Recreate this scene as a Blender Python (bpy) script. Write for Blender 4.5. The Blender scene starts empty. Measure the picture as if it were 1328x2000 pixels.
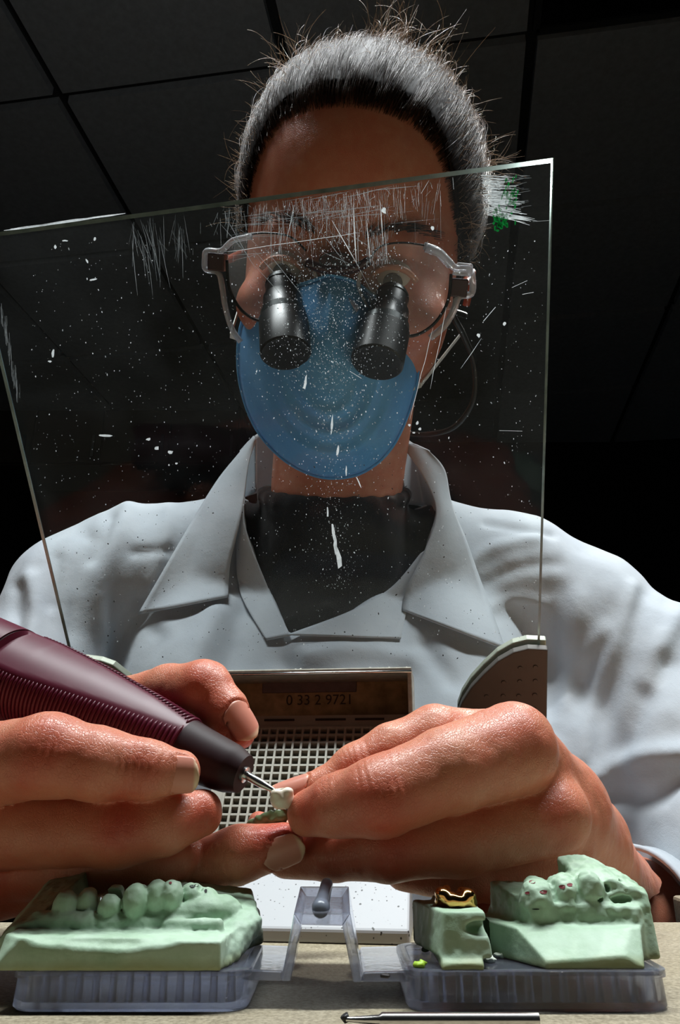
import bpy, math, random
import numpy as np
from mathutils import Vector, Matrix
from mathutils.bvhtree import BVHTree

# ---------------------------------------------------------------- camera, world, lamp, exposure
F = 1500.0                       # focal length in pixels of the 1328 x 2000 frame
PITCH = math.radians(20)
CP, SP = math.cos(PITCH), math.sin(PITCH)
BENCH_Z = 750.0                  # bench top above the floor (mm)
HC = 44.0                        # camera above the bench top (mm)
ZO = BENCH_Z + HC                # working coordinates: mm, camera at the origin, z up, y away

scene = bpy.context.scene
col = scene.collection
cam_data = bpy.data.cameras.new('camera')
cam = bpy.data.objects.new('camera', cam_data); col.objects.link(cam)
cam.location = (0, 0, ZO / 1000); cam.rotation_euler = (math.pi / 2 + PITCH, 0, 0)
cam_data.sensor_fit = 'VERTICAL'; cam_data.sensor_height = 36.0; cam_data.sensor_width = 24.0
cam_data.lens = 36.0 * F / 2000.0
cam_data.clip_start = 0.01; cam_data.clip_end = 50
scene.camera = cam

world = bpy.data.worlds.new('world'); scene.world = world; world.use_nodes = True
world.node_tree.nodes['Background'].inputs[0].default_value = (0.75, 0.85, 1.0, 1)
world.node_tree.nodes['Background'].inputs[1].default_value = 0.004

def spot(name, loc, target, energy, size, angle, blend=0.3, color=(1, 1, 1)):
    d = bpy.data.lights.new(name, 'SPOT'); d.energy = energy; d.shadow_soft_size = size
    d.spot_size = math.radians(angle); d.spot_blend = blend; d.color = color
    o = bpy.data.objects.new(name, d); col.objects.link(o)
    o.location = (loc[0] / 1000, loc[1] / 1000, (loc[2] + ZO) / 1000)
    v = Vector((target[0] - loc[0], target[1] - loc[1], target[2] - loc[2]))
    o.rotation_euler = v.to_track_quat('-Z', 'Y').to_euler()
    return o
def strip(name, loc, target, energy, sx, sy, spread, color):
    d = bpy.data.lights.new(name, 'AREA'); d.shape = 'RECTANGLE'; d.size = sx; d.size_y = sy; d.energy = energy; d.color = color; d.spread = math.radians(spread)
    o = bpy.data.objects.new(name, d); col.objects.link(o); o.location = (loc[0] / 1000, loc[1] / 1000, (loc[2] + ZO) / 1000)
    v = Vector((target[0] - loc[0], target[1] - loc[1], target[2] - loc[2]))
    z = -v.normalized(); x = (Vector((1, 0, 0)) - z * z.x).normalized(); y = z.cross(x)      # the tube runs left to right
    o.rotation_euler = Matrix((x, y, z)).transposed().to_euler(); return o
strip('bench_tube_lamp', (90, 285, 700), (40, 320, 0), 3.8, 0.85, 0.035, 80, (0.94, 0.985, 1.0))
spot('lamp_upward_spill', (-60, 330, 780), (-760, 1150, 1700), 1.1, 0.04, 95, 1.0, (0.95, 0.98, 1.0))
spot('room_spot_light', (330, 760, 760), (10, 470, 260), 10, 0.03, 60, 0.4, (1.0, 0.97, 0.92))

scene.view_settings.view_transform = 'Standard'
scene.view_settings.look = 'None'
scene.view_settings.gamma = 1.0
scene.view_settings.use_curve_mapping = False
scene.view_settings.exposure = 0.0
scene.cycles.max_bounces = 10
scene.cycles.transparent_max_bounces = 24
scene.cycles.caustics_refractive = False
scene.cycles.caustics_reflective = False

# ---------------------------------------------------------------- pixel / space helpers (mm, camera at origin)
def P(px, py, d):
    a = (px - 664) / F; t = (py - 1000) / F
    return np.array([d * a, d * (CP + t * SP), d * (SP - t * CP)])
def Q(px, py, Y):
    t = (py - 1000) / F
    return P(px, py, Y / (CP + t * SP))
def Bz(px, py, h):               # point on the ray at height h above the bench top
    t = (py - 1000) / F
    return P(px, py, (h - HC) / (SP - t * CP))
def px_of(v):
    v = np.asarray(v); cz = v[..., 1] * CP + v[..., 2] * SP; cy = -v[..., 1] * SP + v[..., 2] * CP
    return 664 + F * v[..., 0] / cz, 1000 - F * cy / cz, cz
def unit(v):
    v = np.asarray(v, float); return v / np.linalg.norm(v)
VIEWC = np.array([0, CP, SP]); UPC = np.array([0, -SP, CP]); RTC = np.array([1.0, 0, 0])

# ---------------------------------------------------------------- object helpers
def tag(o, label=None, cat=None, group=None, kind=None):
    if label: o['label'] = label
    if cat: o['category'] = cat
    if group: o['group'] = group
    if kind: o['kind'] = kind
    return o
def thing(name, base, label, cat, group=None):
    o = bpy.data.objects.new(name, None); col.objects.link(o)
    o.location = (base[0] / 1000, base[1] / 1000, (base[2] + ZO) / 1000)
    o.empty_display_size = 0.01; o['_b'] = 0; del o['_b']
    return tag(o, label, cat, group)
def mesh_from(name, V, Fc, smooth=True, attr=None):
    me = bpy.data.meshes.new(name)
    V = np.asarray(V, np.float32)
    if isinstance(Fc, np.ndarray):
        n, k = Fc.shape
        me.vertices.add(len(V)); me.vertices.foreach_set('co', V.ravel())
        me.loops.add(n * k); me.loops.foreach_set('vertex_index', Fc.astype(np.int32).ravel())
        me.polygons.add(n); me.polygons.foreach_set('loop_start', np.arange(0, n * k, k, dtype=np.int32))
        me.polygons.foreach_set('loop_total', np.full(n, k, np.int32))
        me.update(calc_edges=True); me.validate()
    else:
        me.from_pydata([tuple(map(float, v)) for v in V], [], [tuple(map(int, f)) for f in Fc]); me.update()
    me.polygons.foreach_set('use_smooth', np.full(len(me.polygons), smooth, bool))
    if attr:
        for k_, val in attr.items():
            a = me.attributes.new(k_, 'FLOAT', 'POINT'); a.data.foreach_set('value', np.asarray(val, np.float32))
    return me
def obj(name, V, Fc, mat, parent=None, smooth=True, attr=None, angle=None, base=None):
    """V in working mm; stored relative to the parent's place (or to base)"""
    V = np.asarray(V, float)
    if parent is not None:
        p = parent; b = np.zeros(3)
        while p is not None:
            b = b + np.array(p.location); p = p.parent
        org = b * 1000 - np.array([0, 0, ZO])
    else:
        org = np.array(base if base is not None else [V[:, 0].mean(), V[:, 1].mean(), V[:, 2].min()])
    me = mesh_from(name, (V - org) / 1000, Fc, smooth, attr)
    o = bpy.data.objects.new(name, me); col.objects.link(o)
    if mat: me.materials.append(mat)
    if parent is not None: o.parent = parent
    else: o.location = (org[0] / 1000, org[1] / 1000, (org[2] + ZO) / 1000)
    if angle is not None:
        try: me.set_sharp_from_angle(angle=math.radians(angle))
        except Exception: pass
    return o

class MB:
    """collects simple shapes into one mesh (working mm)"""
    def __init__(s): s.V = []; s.F = []
    def add(s, V, Fc):
        n = len(s.V); s.V += [np.asarray(v, float) for v in V]; s.F += [tuple(i + n for i in f) for f in Fc]; return s
    def box(s, lo, hi):
        x0, y0, z0 = lo; x1, y1, z1 = hi
        return s.add([(x0,y0,z0),(x1,y0,z0),(x1,y1,z0),(x0,y1,z0),(x0,y0,z1),(x1,y0,z1),(x1,y1,z1),(x0,y1,z1)],
                     [(0,3,2,1),(4,5,6,7),(0,1,5,4),(1,2,6,5),(2,3,7,6),(3,0,4,7)])
    def hexa(s, p):
        return s.add(p, [(0,3,2,1),(4,5,6,7),(0,1,5,4),(1,2,6,5),(2,3,7,6),(3,0,4,7)])
    def bar(s, a, b, w, h, up=(0, 0, 1)):
        a = np.asarray(a, float); b = np.asarray(b, float); d = unit(b - a); sd = unit(np.cross(d, up)); u = np.cross(sd, d)
        c = [(-w/2,-h/2),(w/2,-h/2),(w/2,h/2),(-w/2,h/2)]
        return s.hexa([a + sd*i + u*j for i, j in c] + [b + sd*i + u*j for i, j in c])
    def tube(s, pts, rad, n=8, cap=True, up=(0.13, 0.37, 0.91)):
        pts = [np.asarray(q, float) for q in pts]; m = len(pts)
        rad = [rad] * m if np.isscalar(rad) else list(rad)
        V = []; nrm = None
        for i in range(m):
            t = unit(pts[min(i + 1, m - 1)] - pts[max(i - 1, 0)])
            if nrm is None: nrm = unit(np.cross(t, up))
            else: nrm = unit(nrm - t * np.dot(nrm, t))
            bn = np.cross(t, nrm)
            for k in range(n):
                a = 2 * math.pi * k / n
                V.append(pts[i] + (nrm * math.cos(a) + bn * math.sin(a)) * rad[i])
        Fc = [(i*n+k, i*n+(k+1) % n, (i+1)*n+(k+1) % n, (i+1)*n+k) for i in range(m-1) for k in range(n)]
        if cap: Fc += [tuple(range(n-1, -1, -1)), tuple((m-1)*n+k for k in range(n))]
        return s.add(V, Fc)
    def prism(s, poly, off):
        """closed outline (list of 3d points) pushed by the vector off"""
        n = len(poly); off = np.asarray(off, float)
        V = [np.asarray(q, float) for q in poly] + [np.asarray(q, float) + off for q in poly]
        return s.add(V, [tuple(range(n)), tuple(range(2*n-1, n-1, -1))] + [(i, i+n, (i+1) % n+n, (i+1) % n) for i in range(n)])
    def build(s, name, mat, parent=None, smooth=False, bevel=0, seg=2, **k):
        o = obj(name, np.array(s.V), s.F, mat, parent, smooth=smooth, **k)
        if bevel:
            m = o.modifiers.new('bevel', 'BEVEL'); m.width = bevel / 1000; m.segments = seg; m.limit_method = 'ANGLE'; m.angle_limit = math.radians(35)
        return o
def lathe(a, b, prof, n=32):
    """prof: (t, r) pairs, t mm along a->b from a"""
    a = np.asarray(a, float); d = unit(np.asarray(b, float) - a)
    mb = MB(); 
    return mb.tube([a + d * t for t, r in prof], [max(r, 0.01) for t, r in prof], n)
def smooth_path(pts, n=24):
    pts = np.array(pts, float); m = len(pts); out = []
    for i in range(n + 1):
        u = i / n * (m - 1); k = min(int(u), m - 2); f = u - k
        p0 = pts[max(k-1, 0)]; p1 = pts[k]; p2 = pts[k+1]; p3 = pts[min(k+2, m-1)]
        out.append(0.5*((2*p1)+(p2-p0)*f+(2*p0-5*p1+4*p2-p3)*f*f+(3*p1-p0-3*p2+p3)*f**3))
    return np.array(out)

# ---------------------------------------------------------------- distance fields meshed with surface nets
class Field:
    def __init__(s, lo, hi, h):
        s.lo = np.asarray(lo, np.float32); s.h = h
        s.n = np.ceil((np.asarray(hi) - s.lo) / h).astype(int) + 1
        s.ax = [s.lo[i] + h * np.arange(s.n[i], dtype=np.float32) for i in range(3)]
        s.D = np.full(s.n, 50.0, np.float32)
    def win(s, lo, hi):
        sl = []
        for i in range(3):
            a = int(np.clip(math.floor((lo[i] - s.lo[i]) / s.h), 0, s.n[i])); b = int(np.clip(math.ceil((hi[i] - s.lo[i]) / s.h) + 1, 0, s.n[i]))
            sl.append(slice(a, max(a, b)))
        sl = tuple(sl)
        X = s.ax[0][sl[0]][:, None, None]; Y = s.ax[1][sl[1]][None, :, None]; Z = s.ax[2][sl[2]][None, None, :]
        return sl, X, Y, Z
    def full(s): return s.win(s.lo, s.lo + s.h * (s.n - 1))
    def put(s, sl, d, k=0.0, op='u'):
        A = s.D[sl]
        if d.size == 0: return
        if op == 'u':
            if k > 0:
                h = np.clip(0.5 + 0.5 * (A - d) / k, 0, 1); s.D[sl] = A * (1 - h) + d * h - k * h * (1 - h)
            else: s.D[sl] = np.minimum(A, d)
        elif op == 's':
            if k > 0:
                h = np.clip(0.5 - 0.5 * (A + d) / k, 0, 1); s.D[sl] = A * (1 - h) - d * h + k * h * (1 - h)
            else: s.D[sl] = np.maximum(A, -d)
        elif op == 'i': s.D[sl] = np.maximum(A, d)
    def cone(s, a, ra, b, rb, k=0.0, op='u', bulge=0.0):
        a = np.asarray(a, np.float32); b = np.asarray(b, np.float32); r = max(ra, rb) + abs(bulge) + 2 * k + 3 * s.h
        sl, X, Y, Z = s.win(np.minimum(a, b) - r, np.maximum(a, b) + r)
        ba = b - a; L = float(ba @ ba) + 1e-6
        t = np.clip(((X - a[0]) * ba[0] + (Y - a[1]) * ba[1] + (Z - a[2]) * ba[2]) / L, 0, 1)
        d = np.sqrt((X - a[0] - ba[0]*t)**2 + (Y - a[1] - ba[1]*t)**2 + (Z - a[2] - ba[2]*t)**2) - (ra + (rb - ra) * t + bulge * 4 * t * (1 - t))
        s.put(sl, d, k, op)
    def ell(s, c, r, k=0.0, op='u', R=None):
        c = np.asarray(c, np.float32); r = np.asarray(r, np.float32); m = float(r.max()) + 2 * k + 3 * s.h
        sl, X, Y, Z = s.win(c - m, c + m)
        x, y, z = X - c[0], Y - c[1], Z - c[2]
        if R is not None:
            R = np.asarray(R, np.float32)      # rows are the local axes
            x, y, z = (R[i, 0]*x + R[i, 1]*y + R[i, 2]*z for i in range(3))
        k0 = np.sqrt((x/r[0])**2 + (y/r[1])**2 + (z/r[2])**2); k1 = np.sqrt((x/r[0]**2)**2 + (y/r[1]**2)**2 + (z/r[2]**2)**2) + 1e-9
        s.put(sl, np.where(k0 < 0.05, -float(r.min()), k0 * (k0 - 1) / k1), k, op)
    def poly(s, planes, lo, hi, k=0.0, op='u', rnd=0.0):
        """planes: list of (point, outward normal); lo/hi bound it"""
        sl, X, Y, Z = s.win(np.asarray(lo) - 2*k - 2*s.h, np.asarray(hi) + 2*k + 2*s.h)
        d = None
        for q, n in planes:
            n = unit(n).astype(np.float32); e = (X - q[0])*n[0] + (Y - q[1])*n[1] + (Z - q[2])*n[2]
            if d is None: d = e + 0 * (X + Y + Z)
            elif rnd > 0:
                h = np.clip(0.5 - 0.5*(d - e)/rnd, 0, 1); d = d*(1-h) + e*h + rnd*h*(1-h)
            else: d = np.maximum(d, e)
        s.put(sl, d, k, op)
    def mesh(s):
        D = s.D; sg = D < 0
        c = [sg[i:D.shape[0]-1+i, j:D.shape[1]-1+j, l:D.shape[2]-1+l] for i in (0,1) for j in (0,1) for l in (0,1)]
        anyv = c[0].copy(); allv = c[0].copy()
        for q in c[1:]: anyv |= q; allv &= q
        act = anyv & ~allv; I = np.argwhere(act); n = len(I)
        idx = np.full(act.shape, -1, np.int32); idx[act] = np.arange(n)
        pos = np.zeros((n, 3), np.float32); cnt = np.zeros(n, np.float32)
        cor = [(i, j, l) for i in (0,1) for j in (0,1) for l in (0,1)]
        val = {q: D[I[:,0]+q[0], I[:,1]+q[1], I[:,2]+q[2]] for q in cor}
        for q in cor:
            for ax in range(3):
                if q[ax] == 0:
                    r = list(q); r[ax] = 1; r = tuple(r)
                    va, vb = val[q], val[r]; m = (va < 0) != (vb < 0)
                    t = np.where(m, va / np.where(m, va - vb, 1), 0)
                    pt = np.repeat(np.array([q], np.float32), n, 0); pt[:, ax] += t
                    pos += pt * m[:, None]; cnt += m
        V = s.lo + s.h * (I + pos / cnt[:, None])
        faces = []
        for ax in range(3):
            u, w = (ax+1) % 3, (ax+2) % 3
            sa = [slice(None)]*3; sb = [slice(None)]*3
            sa[ax] = slice(0, -1); sb[ax] = slice(1, None)
            for q in (u, w): sa[q] = slice(1, -1); sb[q] = slice(1, -1)
            A = sg[tuple(sa)]; B = sg[tuple(sb)]
            E = np.argwhere(A != B)
            if len(E) == 0: continue
            inside = A[E[:,0], E[:,1], E[:,2]]
            E = E.copy(); E[:, u] += 1; E[:, w] += 1
            def cell(du, dw):
                k = E.copy(); k[:, u] -= du; k[:, w] -= dw; return idx[k[:,0], k[:,1], k[:,2]]
            q4 = np.stack([cell(1,1), cell(0,1), cell(0,0), cell(1,0)], 1)
            q4[~inside] = q4[~inside][:, ::-1]
            faces.append(q4)
        Fc = np.concatenate(faces); Fc = Fc[(Fc >= 0).all(1)]
        return V.astype(np.float64), Fc
def relax(V, Fc, it=1, lam=0.5):
    n = len(V)
    e = np.concatenate([Fc[:, [0,1]], Fc[:, [1,2]], Fc[:, [2,3]], Fc[:, [3,0]]])
    for _ in range(it):
        acc = np.zeros_like(V); cnt = np.zeros(n)
        for a, b in ((0,1),(1,0)):
            for i in range(3): acc[:, i] += np.bincount(e[:, a], V[e[:, b], i], n)
            cnt += np.bincount(e[:, a], minlength=n)
        V = V + lam * (acc / np.maximum(cnt, 1)[:, None] - V)
    return V
def vnormals(V, Fc):
    nf = np.cross(V[Fc[:,2]] - V[Fc[:,0]], V[Fc[:,3]] - V[Fc[:,1]]); N = np.zeros_like(V)
    for j in range(4):
        for i in range(3): N[:, i] += np.bincount(Fc[:, j], nf[:, i], len(V))
    return N / (np.linalg.norm(N, axis=1)[:, None] + 1e-9)
def vnoise(V, scale, seed=0):
    """smooth value noise in -1..1 at the points V"""
    q = V / scale; i = np.floor(q).astype(np.int64); f = q - i; f = f*f*(3-2*f); out = 0
    def hsh(a, b, c):
        n = (a*374761393 + b*668265263 + c*2147483647 + seed*1274126177) & 0xffffffff
        n = ((n ^ (n >> 13)) * 1274126177) & 0xffffffff
        return ((n ^ (n >> 16)) & 0xffff) / 32767.5 - 1
    for a in (0,1):
        for b in (0,1):
            for c in (0,1):
                w = (f[:,0] if a else 1-f[:,0]) * (f[:,1] if b else 1-f[:,1]) * (f[:,2] if c else 1-f[:,2])
                out = out + w * hsh(i[:,0]+a, i[:,1]+b, i[:,2]+c)
    return out

# ---------------------------------------------------------------- materials
def srgb(r, g, b):
    f = lambda c: c/12.92 if c <= 0.04045 else ((c+0.055)/1.055)**2.4
    return (f(r/255), f(g/255), f(b/255), 1)
def new_mat(name):
    m = bpy.data.materials.new(name); m.use_nodes = True
    nt = m.node_tree; return m, nt, nt.nodes['Principled BSDF']
def node(nt, t, **k):
    n = nt.nodes.new(t)
    for a, b in k.items():
        if a in n.inputs.keys() if isinstance(a, str) else False: n.inputs[a].default_value = b
        else: setattr(n, a, b)
    return n
def noise_node(nt, scale, detail=4, rough=0.5, co=None):
    n = nt.nodes.new('ShaderNodeTexNoise'); n.inputs['Scale'].default_value = scale
    n.inputs['Detail'].default_value = detail; n.inputs['Roughness'].default_value = rough
    if co is not None: nt.links.new(co, n.inputs['Vector'])
    return n
def obj_co(nt): return nt.nodes.new('ShaderNodeTexCoord').outputs['Object']
def ramp(nt, fac, stops):
    r = nt.nodes.new('ShaderNodeValToRGB'); nt.links.new(fac, r.inputs[0])
    e = r.color_ramp.elements
    while len(e) < len(stops): e.new(0.5)
    for q, (p, c) in zip(e, stops): q.position = p; q.color = c
    return r.outputs[0]
def bump(nt, h, bs, strength, dist):
    b = nt.nodes.new('ShaderNodeBump'); b.inputs['Strength'].default_value = strength; b.inputs['Distance'].default_value = dist
    nt.links.new(h, b.inputs['Height']); nt.links.new(b.outputs[0], bs.inputs['Normal']); return b
def simple(name, c, rough=0.5, metal=0.0, var=0.15, scale=120, bmp=0.0, spec=0.5):
    m, nt, bs = new_mat(name); co = obj_co(nt)
    n = noise_node(nt, scale, 5, 0.6, co)
    lo = tuple(max(0, x*(1-var)) for x in c[:3]) + (1,); hi = tuple(min(1, x*(1+var)) for x in c[:3]) + (1,)
    nt.links.new(ramp(nt, n.outputs[0], [(0.3, lo), (0.7, hi)]), bs.inputs['Base Color'])
    bs.inputs['Roughness'].default_value = rough; bs.inputs['Metallic'].default_value = metal
    bs.inputs['Specular IOR Level'].default_value = spec
    if bmp: bump(nt, n.outputs[0], bs, 0.4, bmp)
    return m

def thin_fresnel(nt, f0=0.04):
    """reflectance of a thin sheet, the same from either side"""
    g = nt.nodes.new('ShaderNodeNewGeometry'); d = nt.nodes.new('ShaderNodeVectorMath'); d.operation = 'DOT_PRODUCT'
    nt.links.new(g.outputs['Incoming'], d.inputs[0]); nt.links.new(g.outputs['Normal'], d.inputs[1])
    def mth(op, a, b=None, c=None):
        n = nt.nodes.new('ShaderNodeMath'); n.operation = op
        for i, v in enumerate((a, b, c)):
            if v is None: continue
            if isinstance(v, (int, float)): n.inputs[i].default_value = v
            else: nt.links.new(v, n.inputs[i])
        return n.outputs[0]
    x = mth('SUBTRACT', 1.0, mth('ABSOLUTE', d.outputs['Value'])); return mth('MULTIPLY_ADD', mth('POWER', x, 5.0), 1 - f0, f0)

# ---------------------------------------------------------------- shared materials
M = {}
M['tile'] = simple('ceiling_tile', srgb(212, 217, 222), 0.9, var=0.12, scale=60, bmp=0.002)
M['tbar'] = simple('ceiling_grid', srgb(70, 72, 74), 0.7)
M['wall'] = simple('wall_paint', srgb(60, 58, 55), 0.85, var=0.1, scale=3)
M['cab'] = simple('cabinet_laminate', srgb(118, 105, 92), 0.55, var=0.1, scale=6)
M['dark'] = simple('dark_plastic', srgb(22, 22, 23), 0.45)
M['floor'] = simple('floor_vinyl', srgb(60, 58, 55), 0.6)
M['steel'] = simple('steel', (0.62, 0.61, 0.60, 1), 0.22, 1.0, 0.1, 400)
M['white_plastic'] = simple('white_plastic', srgb(225, 224, 218), 0.4)

def bench_mat():
    m, nt, bs = new_mat('bench_laminate'); co = obj_co(nt)
    n1 = noise_node(nt, 900, 4, 0.7, co); n2 = noise_node(nt, 30, 5, 0.6, co)
    c1 = ramp(nt, n1.outputs[0], [(0.35, srgb(130, 122, 103)), (0.65, srgb(180, 172, 153))])
    c2 = ramp(nt, n2.outputs[0], [(0.35, srgb(188, 176, 140)), (0.62, srgb(225, 218, 204))])
    mx = nt.nodes.new('ShaderNodeMix'); mx.data_type = 'RGBA'; mx.blend_type = 'MULTIPLY'; mx.inputs[0].default_value = 0.55
    nt.links.new(c1, mx.inputs[6]); nt.links.new(c2, mx.inputs[7]); nt.links.new(mx.outputs[2], bs.inputs['Base Color'])
    bs.inputs['Roughness'].default_value = 0.62; bump(nt, n1.outputs[0], bs, 0.5, 0.0003)
    return m
M['bench'] = bench_mat()
def speckle_mat():
    m, nt, bs = new_mat('speckled_enamel'); co = obj_co(nt)
    v = nt.nodes.new('ShaderNodeTexVoronoi'); v.inputs['Scale'].default_value = 620; nt.links.new(co, v.inputs['Vector'])
    n = noise_node(nt, 330, 3, 0.6, co)
    a = nt.nodes.new('ShaderNodeMath'); a.operation = 'MULTIPLY_ADD'; a.inputs[1].default_value = 0.9; nt.links.new(n.outputs[0], a.inputs[0]); nt.links.new(v.outputs['Distance'], a.inputs[2])
    nt.links.new(ramp(nt, a.outputs[0], [(0.55, srgb(40, 38, 38)), (0.62, srgb(160, 162, 166))]), bs.inputs['Base Color'])
    bs.inputs['Roughness'].default_value = 0.5
    return m
M['speckle'] = speckle_mat()
M['unit_grey'] = simple('unit_grey', srgb(150, 146, 134), 0.5, var=0.08)
M['unit_edge'] = simple('worn_painted_metal', srgb(172, 168, 155), 0.38, 0.3, 0.25, 300)
M['brass'] = simple('tarnished_metal', srgb(134, 116, 84), 0.45, 0.7, 0.35, 150)
M['recess'] = simple('recess_metal', srgb(96, 86, 86), 0.5, 0.4, 0.2, 200)
M['ink'] = simple('stamped_digits', srgb(44, 34, 22), 0.7)

# ---------------------------------------------------------------- the room: ceiling, wall, floor
HCEIL = 1700.0
YAW = math.radians(-8.5); UX = np.array([math.cos(YAW), math.sin(YAW), 0]); VX = np.array([-math.sin(YAW), math.cos(YAW), 0])
X0 = np.array([-728.0, 1510.0, HCEIL])
mb = MB(); c = X0 + UX*500 + VX*900
mb.hexa([c - UX*3100 - VX*2700 + np.array([0,0,20]), c + UX*3100 - VX*2700 + np.array([0,0,20]), c + UX*3100 + VX*2500 + np.array([0,0,20]), c - UX*3100 + VX*2500 + np.array([0,0,20])] +
        [c - UX*3100 - VX*2700 + np.array([0,0,90]), c + UX*3100 - VX*2700 + np.array([0,0,90]), c + UX*3100 + VX*2500 + np.array([0,0,90]), c - UX*3100 + VX*2500 + np.array([0,0,90])])
ceil = mb.build('ceiling', M['tbar']); tag(ceil, kind='structure')
tm = None
for i in range(-3, 5):
    for j in range(-3, 4):
        q = X0 + UX*600*i + VX*600*j
        fixture = (i == 2 and j == -1)
        if fixture: continue
        if tm is None:
            t = MB(); t.box((14, 14, -6), (586, 586, 19)); V = [np.array([0, 0, 0]) + UX*v[0] + VX*v[1] + np.array([0, 0, v[2]]) for v in t.V]
            tm = mesh_from('tile', np.array(V)/1000, t.F, False); tm.materials.append(M['tile'])
        o = bpy.data.objects.new('tile', tm); col.objects.link(o); o.parent = ceil
        cl = np.array(ceil.location)*1000 - np.array([0, 0, ZO]); o.location = tuple((q - cl)/1000)
q = X0 + UX*1200 - VX*600
fx = thing('ceiling_light', q + UX*300 + VX*300 - np.array([0, 0, 10]), 'switched-off dark square ceiling light panel above her head', 'ceiling light')
mb = MB(); mb.hexa([q+UX*a+VX*b+np.array([0,0,-4]) for a, b in ((20,20),(580,20),(580,580),(20,580))] + [q+UX*a+VX*b+np.array([0,0,19]) for a, b in ((20,20),(580,20),(580,580),(20,580))])
mb.build('diffuser', M['dark'], fx)
mb = MB()
for a, b in (((8,8),(592,8)),((592,8),(592,592)),((592,592),(8,592)),((8,592),(8,8))): mb.bar(q+UX*a[0]+VX*a[1]+np.array([0,0,2]), q+UX*b[0]+VX*b[1]+np.array([0,0,2]), 16, 20)
mb.build('frame', M['tbar'], fx)

mb = MB(); mb.box((-2600, 3600, -ZO), (2600, 3680, HCEIL + 20)); tag(mb.build('wall_back', M['wall']), kind='structure')
mb = MB(); mb.box((-2600, -1500, -ZO - 60), (2600, 3600, -ZO)); tag(mb.build('floor', M['floor']), kind='structure')
def wall_cabinet(x0, x1, z0, z1, nd, label):
    t = thing('wall_cabinet', ((x0+x1)/2, 3590, z0), label, 'cabinet', 'wall cabinets at the back')
    mb = MB(); mb.box((x0, 3270, z0), (x1, 3598, z1)); mb.build('body', M['cab'], t)
    w = (x1 - x0)/nd
    for k in range(nd):
        mb = MB(); mb.box((x0+k*w+5, 3250, z0+6), (x0+(k+1)*w-5, 3269, z1-6)); dr = mb.build('door', M['cab'], t, bevel=3)
        mb = MB(); mb.box((x0+k*w+w-40, 3238, z0+30), (x0+k*w+w-28, 3249.5, z0+140)); mb.build('handle', M['steel'], dr)
def zat(py, Y): return Q(664, py, Y)[2]
wall_cabinet(Q(-60, 800, 3250)[0], Q(470, 800, 3250)[0], zat(905, 3250), zat(745, 3250), 4, 'dim brown wall cabinet seen through the glass left of her')
wall_cabinet(Q(950, 700, 3250)[0], Q(1500, 700, 3250)[0], zat(775, 3250), zat(640, 3250), 3, 'dim brown wall cabinet in the dark right of the glass')

# ---------------------------------------------------------------- the bench
bo = [(-700, -250), (700, -250), (700, 386), (150, 386)] + [(150 - 14*(1-math.cos(a)) , 386 - 76*math.sin(a)) for a in (0.5, 1.0, math.pi/2)] + [(-250 + 14*(1-math.cos(a)), 386 - 76*math.sin(a)) for a in (math.pi/2, 1.0, 0.5)] + [(-250, 386), (-700, 386)]
mb = MB(); mb.prism([(x, y, -HC - 32) for x, y in bo][::-1], (0, 0, 32)); mb.F = [tuple(f) for f in mb.F]
bn = mb.build('work_bench', M['bench'], bevel=1.5); tag(bn, 'beige speckled laminate work bench top in front of the technician', 'bench')

# ---------------------------------------------------------------- dust extraction unit: ramp, grid, hood
ext = thing('dust_extractor', (-10, 300, -HC), 'grey bench dust extractor with square grille and metal hood behind the hands', 'extractor')
def ramp_y(s): return 262 + s*(300-262)
zf, zg = -HC + 4.0, zat(1650, 300)
xl, xr = -78.0, Q(824, 1820, 268)[0]
mb = MB(); mb.hexa([(xl, 268, -HC+0.1), (xr, 268, -HC+0.1), (xr, 330, -HC+0.1), (xl, 330, -HC+0.1), (xl, 268, zf), (xr, 268, zf), (xr, 330, zg+1), (xl, 330, zg+1)])
V = mb.V; V[6][1] = V[7][1] = 299; V[2][1] = V[3][1] = 299
mb.build('base_plate', M['speckle'], ext, bevel=0.8)
# grille
g0 = np.array([0, 300, zg]); g1 = Q(664, 1418, 326); gu = unit(np.array([0, g1[1]-300, g1[2]-zg])); glen = np.hypot(g1[1]-300, g1[2]-zg); gn = np.cross(RTC, gu)
gxl, gxr = Q(418, 1640, 300)[0], Q(800, 1420, 326)[0]
cell = 17.2 * 318 / F / 1.06
ncx = int((gxr - gxl)/cell); ncy = int(glen/cell)
bar_t = 0.85
for k in range(ncx + 1):
    x = gxl + k*cell; mb = MB(); mb.bar(np.array([x, g0[1], g0[2]]), np.array([x, g0[1], g0[2]]) + gu*ncy*cell, bar_t, 5, up=gn); mb.build('grille_bar', M['unit_grey'], ext)
for k in range(ncy + 1):
    a = g0 + gu*k*cell; mb = MB(); mb.bar(np.array([gxl, a[1], a[2]]) , np.array([gxl + ncx*cell, a[1], a[2]]), bar_t, 4.6, up=gn); mb.build('grille_bar', M['unit_grey'], ext)
# small upright pin through the grille
pa = Q(573, 1512, 308); pb = Q(575, 1595, 305)
mb = MB(); mb.bar(pb, pa, 2.2, 3.4, up=(0, 1, 0)); mb.build('grille_pin', M['unit_edge'], ext, bevel=0.5)
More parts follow.
